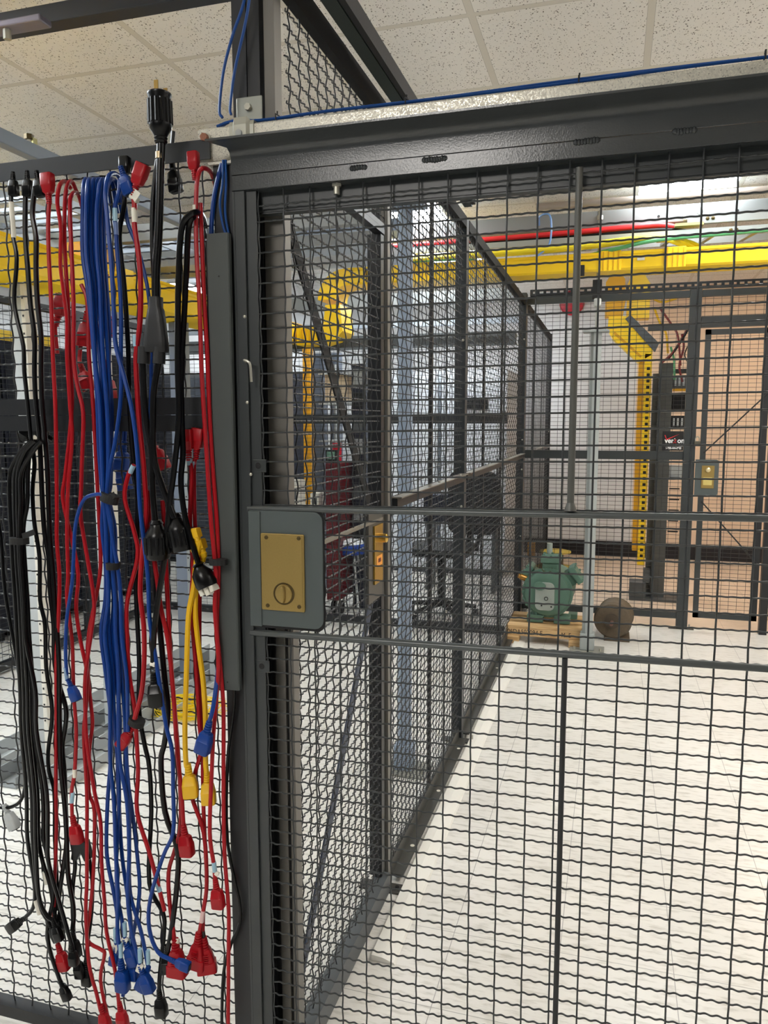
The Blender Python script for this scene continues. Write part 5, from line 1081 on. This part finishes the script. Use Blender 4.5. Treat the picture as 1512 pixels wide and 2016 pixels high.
# --- red, middle
cord(RD, 'red cord with tall plug and white flag label right of the blue loops', [(262, 382), (265, 405), (265, 443), (276, 532), (276, 631), (268, 698), (270, 764), (274, 830), (281, 896), (286, 960), (288, 1010), (281, 1082), (276, 1165), (283, 1231), (284, 1297), (279, 1363), (265, 1415)], 0.0052, 4, [(262, 384, 155, 1.0, 'iec')], [(264, 410, 266, 438, WHITE), (258, 385, 271, 396, WHITE, -1), (267, 660, 268, 682, LBLUE)])
cord(RD, 'red cord bowing left behind the tied one, pale blue band near its top', [(264, 915), (252, 938), (246, 983), (265, 1049), (271, 1098), (251, 1181), (250, 1247), (255, 1330), (266, 1400), (268, 1440), (272, 1519), (270, 1598), (294, 1678), (313, 1749), (324, 1793)], 0.0046, 3, [(262, 1432, -36, 0.95, 'iec')], [(263, 916, 256, 931, LBLUE), (307, 1733, 315, 1755, LBLUE)])
cord(RD, 'red cord ending in a plug beside the yellow plugs, front one', [(292, 965), (293, 1016), (300, 1080), (308, 1131), (317, 1198), (331, 1264), (341, 1363), (349, 1479), (357, 1559), (361, 1625)], 0.0048, 3, [(361, 1625, 7, 1.1, 'iec')])
cord(RD, 'red cord passing behind the front one and down to a low red plug', [(320, 985), (325, 1050), (327, 1115), (331, 1198), (334, 1264), (344, 1396), (352, 1500), (356, 1618), (345, 1670), (332, 1717), (334, 1777), (341, 1830), (344, 1860)], 0.0046, 2, [(345, 1850, 2, 1.15, 'big')], [(338, 1852, 352, 1853, WHITE)])
# --- red, right
cord(RD, 'red cord with white label beside the grey strip, looped at the top', [(432, 560, 1.44), (430, 420, 1.44), (420, 350, 1.43), (402, 331), (390, 345), (386, 400), (387, 499), (393, 598), (397, 731), (405, 863), (411, 960), (416, 1032), (425, 1131), (423, 1198), (430, 1297), (427, 1363), (420, 1450), (417, 1519), (413, 1638), (421, 1702), (424, 1733)], 0.0044, 3, [(424, 1733, 6, 1.0, 'iec'), (383, 352, 182, 0.8, 'iec')], [(384, 404, 385, 430, WHITE), (421, 1697, 423, 1716, LBLUE), (424, 1718, 430, 1722, WHITE)])
cord(RD, 'long red cord hanging rightmost of the reds down past the bottom rail', [(395, 400), (397, 466), (402, 598), (408, 698), (413, 830), (420, 940), (427, 1032), (430, 1131), (427, 1231), (435, 1330), (440, 1400), (440, 1559), (442, 1678), (450, 1790), (450, 1876), (449, 2040)], 0.0044, 2)
cord(RD, 'red cord from the left plug of the pair below the middle rail', [(372, 905), (377, 933), (374, 1032), (380, 1115), (377, 1198), (387, 1330), (393, 1429), (396, 1479), (377, 1559), (401, 1638), (407, 1737), (401, 1789), (391, 1843)], 0.0046, 1, [(391, 1838, -6, 1.12, 'big'), (372, 905, 182, 1.0, 'iec')], [(371, 892, 374, 916, LBLUE), (400, 1792, 397, 1815, mat('pink label', (226, 190, 186), 0.6))])
cord(RD, 'red cord from the right plug of the pair below the middle rail', [(384, 902), (382, 925), (384, 1032), (393, 1098), (393, 1198), (393, 1297), (397, 1400), (399, 1500), (401, 1600), (407, 1737), (401, 1789), (399, 1846)], 0.0044, 0, [(401, 1846, 5, 1.1, 'big', 25), (386, 902, 172, 1.0, 'iec')], [(382, 908, 380, 930, LBLUE), (399, 1832, 401, 1848, mat('black tape', (22, 22, 22), 0.5))])
# --- blue bundle
up = [[163, 170, 177, 184, 194, 200, 208], [163, 172, 180, 188, 196, 204, 212]]
for i in range(7):
    f = i/6.0; x = lambda a, b: a+(b-a)*f
    wob = [5*math.sin(i*2.3+j*1.3) for j in range(20)]
    top = [(186+9*i, 420, 1.44), (178+9*i, 368, 1.43), (172+8.5*i, 353, 1.42), (165+8*i, 362)]
    pts = top+[(x(163, 205)+wob[0]*0, 420), (x(163, 206), 500), (x(172, 210), 565), (x(178, 214)+wob[1]*.5, 640), (x(186, 216)+wob[2]*.5, 720), (x(192, 220), 797), (x(196, 221)+wob[3]*.4, 880), (x(200, 218), 950), (x(203, 215), 982), (x(203, 226)+wob[4]*.4, 1040), (x(208, 228), 1110), (x(207, 236)+wob[5]*.6, 1180), (x(199, 242), 1247), (x(209, 246), 1330), (x(214, 250)+wob[6], 1420), (x(216, 250)+wob[7], 1500), (x(216, 262)+wob[8], 1580), (x(214, 268)+wob[9], 1680), (x(222, 268)+wob[10]*1.3, 1760)]
    en = [(228, 1862, -10, 0.8), (238, 1892, 2, 1.15), (246, 1850, 22, 1.0), (258, 1880, 4, 0.95), (276, 1902, 22, 1.0), (292, 1905, -22, 1.0), (242, 1960, 0, 0.3)][i]
    pts += [((pts[-1][0]+en[0])/2+wob[11], (1760+en[1])/2), (en[0], en[1])]
    cord(BL, 'blue cord of the strapped bundle, %s' % ['leftmost strand at the top with a short plug', 'second strand, its large plug lowest left', 'third strand, plug leaning right', 'middle strand, plug behind the leaning one', 'fifth strand, lower plug leaning right', 'sixth strand, plug leaning left at the right', 'rightmost strand at the top'][i], pts, 0.0044, 2+(i*2) % 3,
         [(en[0], en[1], en[2], en[3], 'iec')] if i < 6 else [], [(en[0]-1, en[1]-34, en[0], en[1]-8, LBLUE)]+([(en[0]-4, en[1]-4, en[0]+6, en[1]+2, WHITE, 1)] if i % 2 == 0 and i < 6 else []))
cord(BL, 'blue cord arching left out of the upper strap to a small blue plug', [(214, 990), (205, 978), (192, 973), (165, 984), (149, 1032), (145, 1098), (142, 1148), (132, 1214), (129, 1280), (132, 1340)], 0.0038, 5, [(134, 1338, 24, 0.8, 'iec')], [(129, 1314, 132, 1338, mat('grey blue label', (120, 146, 176), 0.5))])
cord(BL, 'blue cord curving from the upper right down to the plug among the big red plugs', [(244, 420, 1.43), (235, 350, 1.42), (215, 345), (208, 380), (212, 433), (220, 532), (225, 631), (228, 681), (246, 747), (261, 813), (271, 896), (276, 1000), (291, 1131), (294, 1214), (304, 1280), (314, 1346), (327, 1429), (339, 1480), (341, 1559), (341, 1638), (321, 1686), (296, 1769), (294, 1829), (311, 1874), (338, 1890)], 0.0044, 5, [(334, 1889, 80, 0.8, 'iec')])
cord(BL, 'blue cord with clear label hanging in front right of the blue loops', [(236, 352), (234, 380), (226, 410), (229, 466), (231, 499), (238, 600), (238, 698), (238, 780), (228, 863), (215, 929), (211, 990), (222, 1060), (236, 1150), (240, 1250), (250, 1340), (252, 1440)], 0.0042, 4, [(238, 330, 20, 0.9, 'iec')], [(226, 410, 227, 436, LBLUE), (228, 438, 229, 462, mat('clear label', (96, 120, 170), 0.3))])
cord(BL, 'blue cord slipping behind the red plug right of the loops', [(246, 400), (252, 440), (268, 480), (280, 520), (291, 570), (296, 620), (298, 700), (297, 800), (292, 860)], 0.0040, 0)
cord(BL, 'blue cord hugging the left edge of the grey strip, ending in a large blue plug', [(437, 322, 1.405), (427, 360, 1.405), (420, 400, 1.405), (416, 466, 1.405), (417, 598, 1.405), (421, 731, 1.405), (426, 896, 1.405), (430, 1000, 1.405), (434, 1100, 1.405), (436, 1200, 1.40), (431, 1300, 1.385), (420, 1390), (411, 1424)], 0.0046, 5, [(412, 1422, -16, 1.15, 'iec')])
# --- black, middle
t = thing('power_splitter', 'heavy black splitter cord with twist-lock plug and two round sockets', 'power cord', at(315, 300, 1.36), 'power cords hung on the wire panel')
YS = 1.352
sp = lambda P, r_, nm='cord': MB().tube([at(x, y, YS+dy) for x, y, dy in P], r_, 10, smooth_path=5).build(nm, BLACKR, t, True)
sp([(317, 275, 0), (316, 320, 0), (314, 400, 0), (311, 480, 0), (307, 540, 0), (307, 600, 0)], 0.0083)
sp([(317, 290, .006), (309, 330, .006), (302, 400, .006), (301, 480, .006), (305, 560, .006)], 0.006)
MB().cyl(at(315, 300, YS), at(315, 313, YS), 0.0090, 12).build('cord_label', mat('tan foil label', (186, 166, 130), 0.35, 0.3), t, True)
pl = MB(); o = Vector(at(317, 283, YS)); pl.lathe([(0, 0.010), (0.004, 0.0125), (0.006, 0.011), (0.010, 0.013), (0.012, 0.0115), (0.017, 0.014), (0.026, 0.0205), (0.032, 0.0218), (0.082, 0.0212), (0.086, 0.0228), (0.090, 0.0228), (0.092, 0.020)], o, (0, 0, 1), 28)
for k in range(14): a_ = 2*math.pi*k/14; pl.cyl((o.x+0.0212*math.cos(a_), o.y+0.0212*math.sin(a_), o.z+0.035), (o.x+0.0208*math.cos(a_), o.y+0.0208*math.sin(a_), o.z+0.078), 0.003, 6)
pl = pl.build('twist_lock_plug', BLACKR, t, True)
for dx, dy_, hh in ((0, -0.010, 0.020), (-0.008, 0.005, 0.010), (0.010, 0.005, 0.010)): MB().box((o.x+dx-0.0042, o.y+dy_-0.001, o.z+0.091), (o.x+dx+0.0042, o.y+dy_+0.001, o.z+0.091+hh)).build('blade', mat('blade brass', (176, 146, 84), 0.3, 0.8), pl)
o = Vector(at(307, 585, YS)); d_ = Vector((-0.04, 0, -1)).normalized(); wv_ = Vector((1, 0, -0.04)); y_ = Vector((0, 1, 0))
MB().loft([sect(o, d_, wv_, y_, s_, a_, b_, 0.5) for s_, a_, b_ in ((0, 0.024, 0.022), (0.020, 0.025, 0.022), (0.024, 0.030, 0.023), (0.045, 0.038, 0.024), (0.085, 0.050, 0.024), (0.103, 0.052, 0.024), (0.106, 0.048, 0.022))]).build('splitter_body', mat('splitter black', (20, 20, 22), 0.5), t, True)
for px in (284, 314): MB().cyl(at(px, 683, YS), at(px-1, 716, YS), 0.0125, 14).build('splitter_outlet', mat('splitter black', (20, 20, 22)), t, True)
sp([(281, 705, 0), (283, 764, 0), (288, 830, 0), (299, 896, 0), (300, 960, 0), (306, 1030, 0)], 0.0066)
sp([(314, 705, 0), (303, 770, 0), (301, 830, 0), (303, 900, 0), (320, 960, 0), (336, 1000, 0), (343, 1020, 0)], 0.0066)
plug(t, at(307, 1024, YS), 2, BLACKR, 1.15, 'bell'); plug(t, at(344, 1012, YS+0.012), 12, BLACKR, 1.1, 'bell')
cord(BK, 'black cord looped high, crossing the sockets to a square black plug', [(404, 450, 1.44), (398, 425, 1.43), (384, 418), (362, 436), (354, 480), (351, 560), (350, 640), (350, 731), (352, 830), (342, 929), (334, 990), (324, 1098), (311, 1181), (303, 1250), (301, 1315)], 0.0060, 5, [(302, 1325, 4, 1.15, 'iec', 20)], [(298, 1306, 307, 1308, WHITE)])
cord(BK, 'black cord looped beside it, ending in a round plug with white prongs', [(404, 470, 1.44), (394, 435, 1.43), (380, 428), (371, 450), (367, 532), (362, 631), (357, 731), (358, 830), (360, 896), (356, 950), (364, 1016), (380, 1075), (390, 1108)], 0.0060, 4, [(389, 1108, 24, 1.15, 'white_face')])
cord(BK, 'black cord lying against a tall red cord, plug lowest in the middle', [(246, 330), (245, 400), (235, 466), (245, 565), (253, 698), (255, 797), (262, 896), (271, 966), (270, 1049), (268, 1165), (274, 1297), (274, 1396), (284, 1462), (294, 1510), (298, 1598), (294, 1737), (321, 1797), (323, 1836), (315, 1916), (313, 1956)], 0.0050, 1, [(313, 1950, 5, 1.0, 'iec'), (246, 360, 178, 0.8, 'iec')])
cord(BK, 'thick black cord swinging right below the sockets to a flat black plug', [(305, 1105), (308, 1180), (314, 1231), (324, 1330), (331, 1396), (324, 1462), (317, 1500), (325, 1598), (349, 1670), (349, 1737), (337, 1836), (329, 1876)], 0.0062, 2, [(329, 1862, 0, 1.0, 'iec', 15)])
cord(BK, 'thin black cord hanging right of all reds, below the grey strip', [(462, 1350), (460, 1400), (448, 1499), (448, 1658), (474, 1797), (456, 1856), (440, 1916), (436, 2040)], 0.0036, 0)
cord(BK, 'black cord beside the splitter with small block plug near the left red plug', [(140, 1650), (148, 1700), (144, 1740), (143, 1790), (146, 1850), (149, 1880)], 0.0046, 1, [(150, 1880, 10, 0.9, 'iec')])
t = thing('power_splitter', 'small black two-way splitter block behind the left hanging red plug', 'splitter', at(155, 1670, 1.39))
MB().prism([(at(141, 1690, 1.39)[0], at(141, 1690, 1.39)[2]), (at(146, 1650, 1.39)[0], at(146, 1650, 1.39)[2]), (at(172, 1655, 1.39)[0], at(172, 1655, 1.39)[2]), (at(180, 1690, 1.39)[0], at(180, 1690, 1.39)[2]), (at(168, 1696, 1.39)[0], at(168, 1696, 1.39)[2]), (at(160, 1678, 1.39)[0], at(160, 1678, 1.39)[2]), (at(150, 1696, 1.39)[0], at(150, 1696, 1.39)[2])], 1, 1.385, 1.40).build('splitter_body', BLACKR, t, False, 0.003)
cord(BK, 'black cord from the small splitter block, plug hanging at its right', [(176, 1692), (182, 1740), (180, 1800), (172, 1860), (169, 1895)], 0.0044, 0, [(169, 1893, 2, 0.95, 'iec')])
# --- yellow
cord(YE, 'yellow cord with label, left of the yellow pair', [(392, 1070), (386, 1110), (381, 1158), (371, 1214), (367, 1330), (364, 1429), (366, 1500), (370, 1512)], 0.0055, 3, [(370, 1506, 4, 1.15, 'iec', 20), (392, 1075, 196, 0.9, 'angle')])
cord(YE, 'yellow cord with a pale label near its top, right of the yellow pair', [(402, 1095), (392, 1130), (386, 1158), (385, 1214), (392, 1280), (400, 1340), (404, 1400), (405, 1450), (405, 1500), (407, 1525)], 0.0055, 2, [(407, 1522, 3, 1.1, 'iec', 15), (402, 1098, 196, 0.95, 'angle')], [(384, 1130, 386, 1152, WHITE)])
# --- plugs of cords hung on the back of the panel
for i, (m_, px, py, ang, sc, lb) in enumerate(((REDC, 110, 640, 160, 1.1, 'red plug poking through behind the leftmost reds, above the middle rail'), (REDC, 172, 615, -8, 1.2, 'red plug hanging behind the panel just left of the blue bundle'), (REDC, 207, 600, 2, 1.1, 'red plug hanging behind the blue bundle'), (REDC, 158, 716, 20, 1.0, 'red plug tilted toward the viewer above the middle rail'),
                                          (REDC, 212, 730, 3, 1.0, 'red cord end with ridges just above the middle rail'), (BLUEC, 245, 870, -12, 1.1, 'blue plug behind the panel just under the middle rail'), (BLUEC, 236, 905, 10, 1.1, 'second blue plug behind the panel, lower than the first'), (REDC, 300, 868, 24, 1.1, 'red plug behind the black cords under the middle rail'),
                                          (BLACKR, 338, 318, 8, 1.0, 'black block plug hooked behind the wires under the top rail'))):
    t = thing('power_lead', lb, 'power cord', at(px, py, 1.455), 'plugs hung on the back of the panel'); plug(t, at(px, py, 1.455), ang, m_, sc, 'iec')
    MB().tube([at(px, py, 1.455), at(px-4*math.sin(R(ang)), py-12*math.cos(R(ang)), 1.456), at(px+3, py-60*math.cos(R(ang)), 1.458)], 0.0044, 8, smooth_path=4).build('cord', m_, t, True)
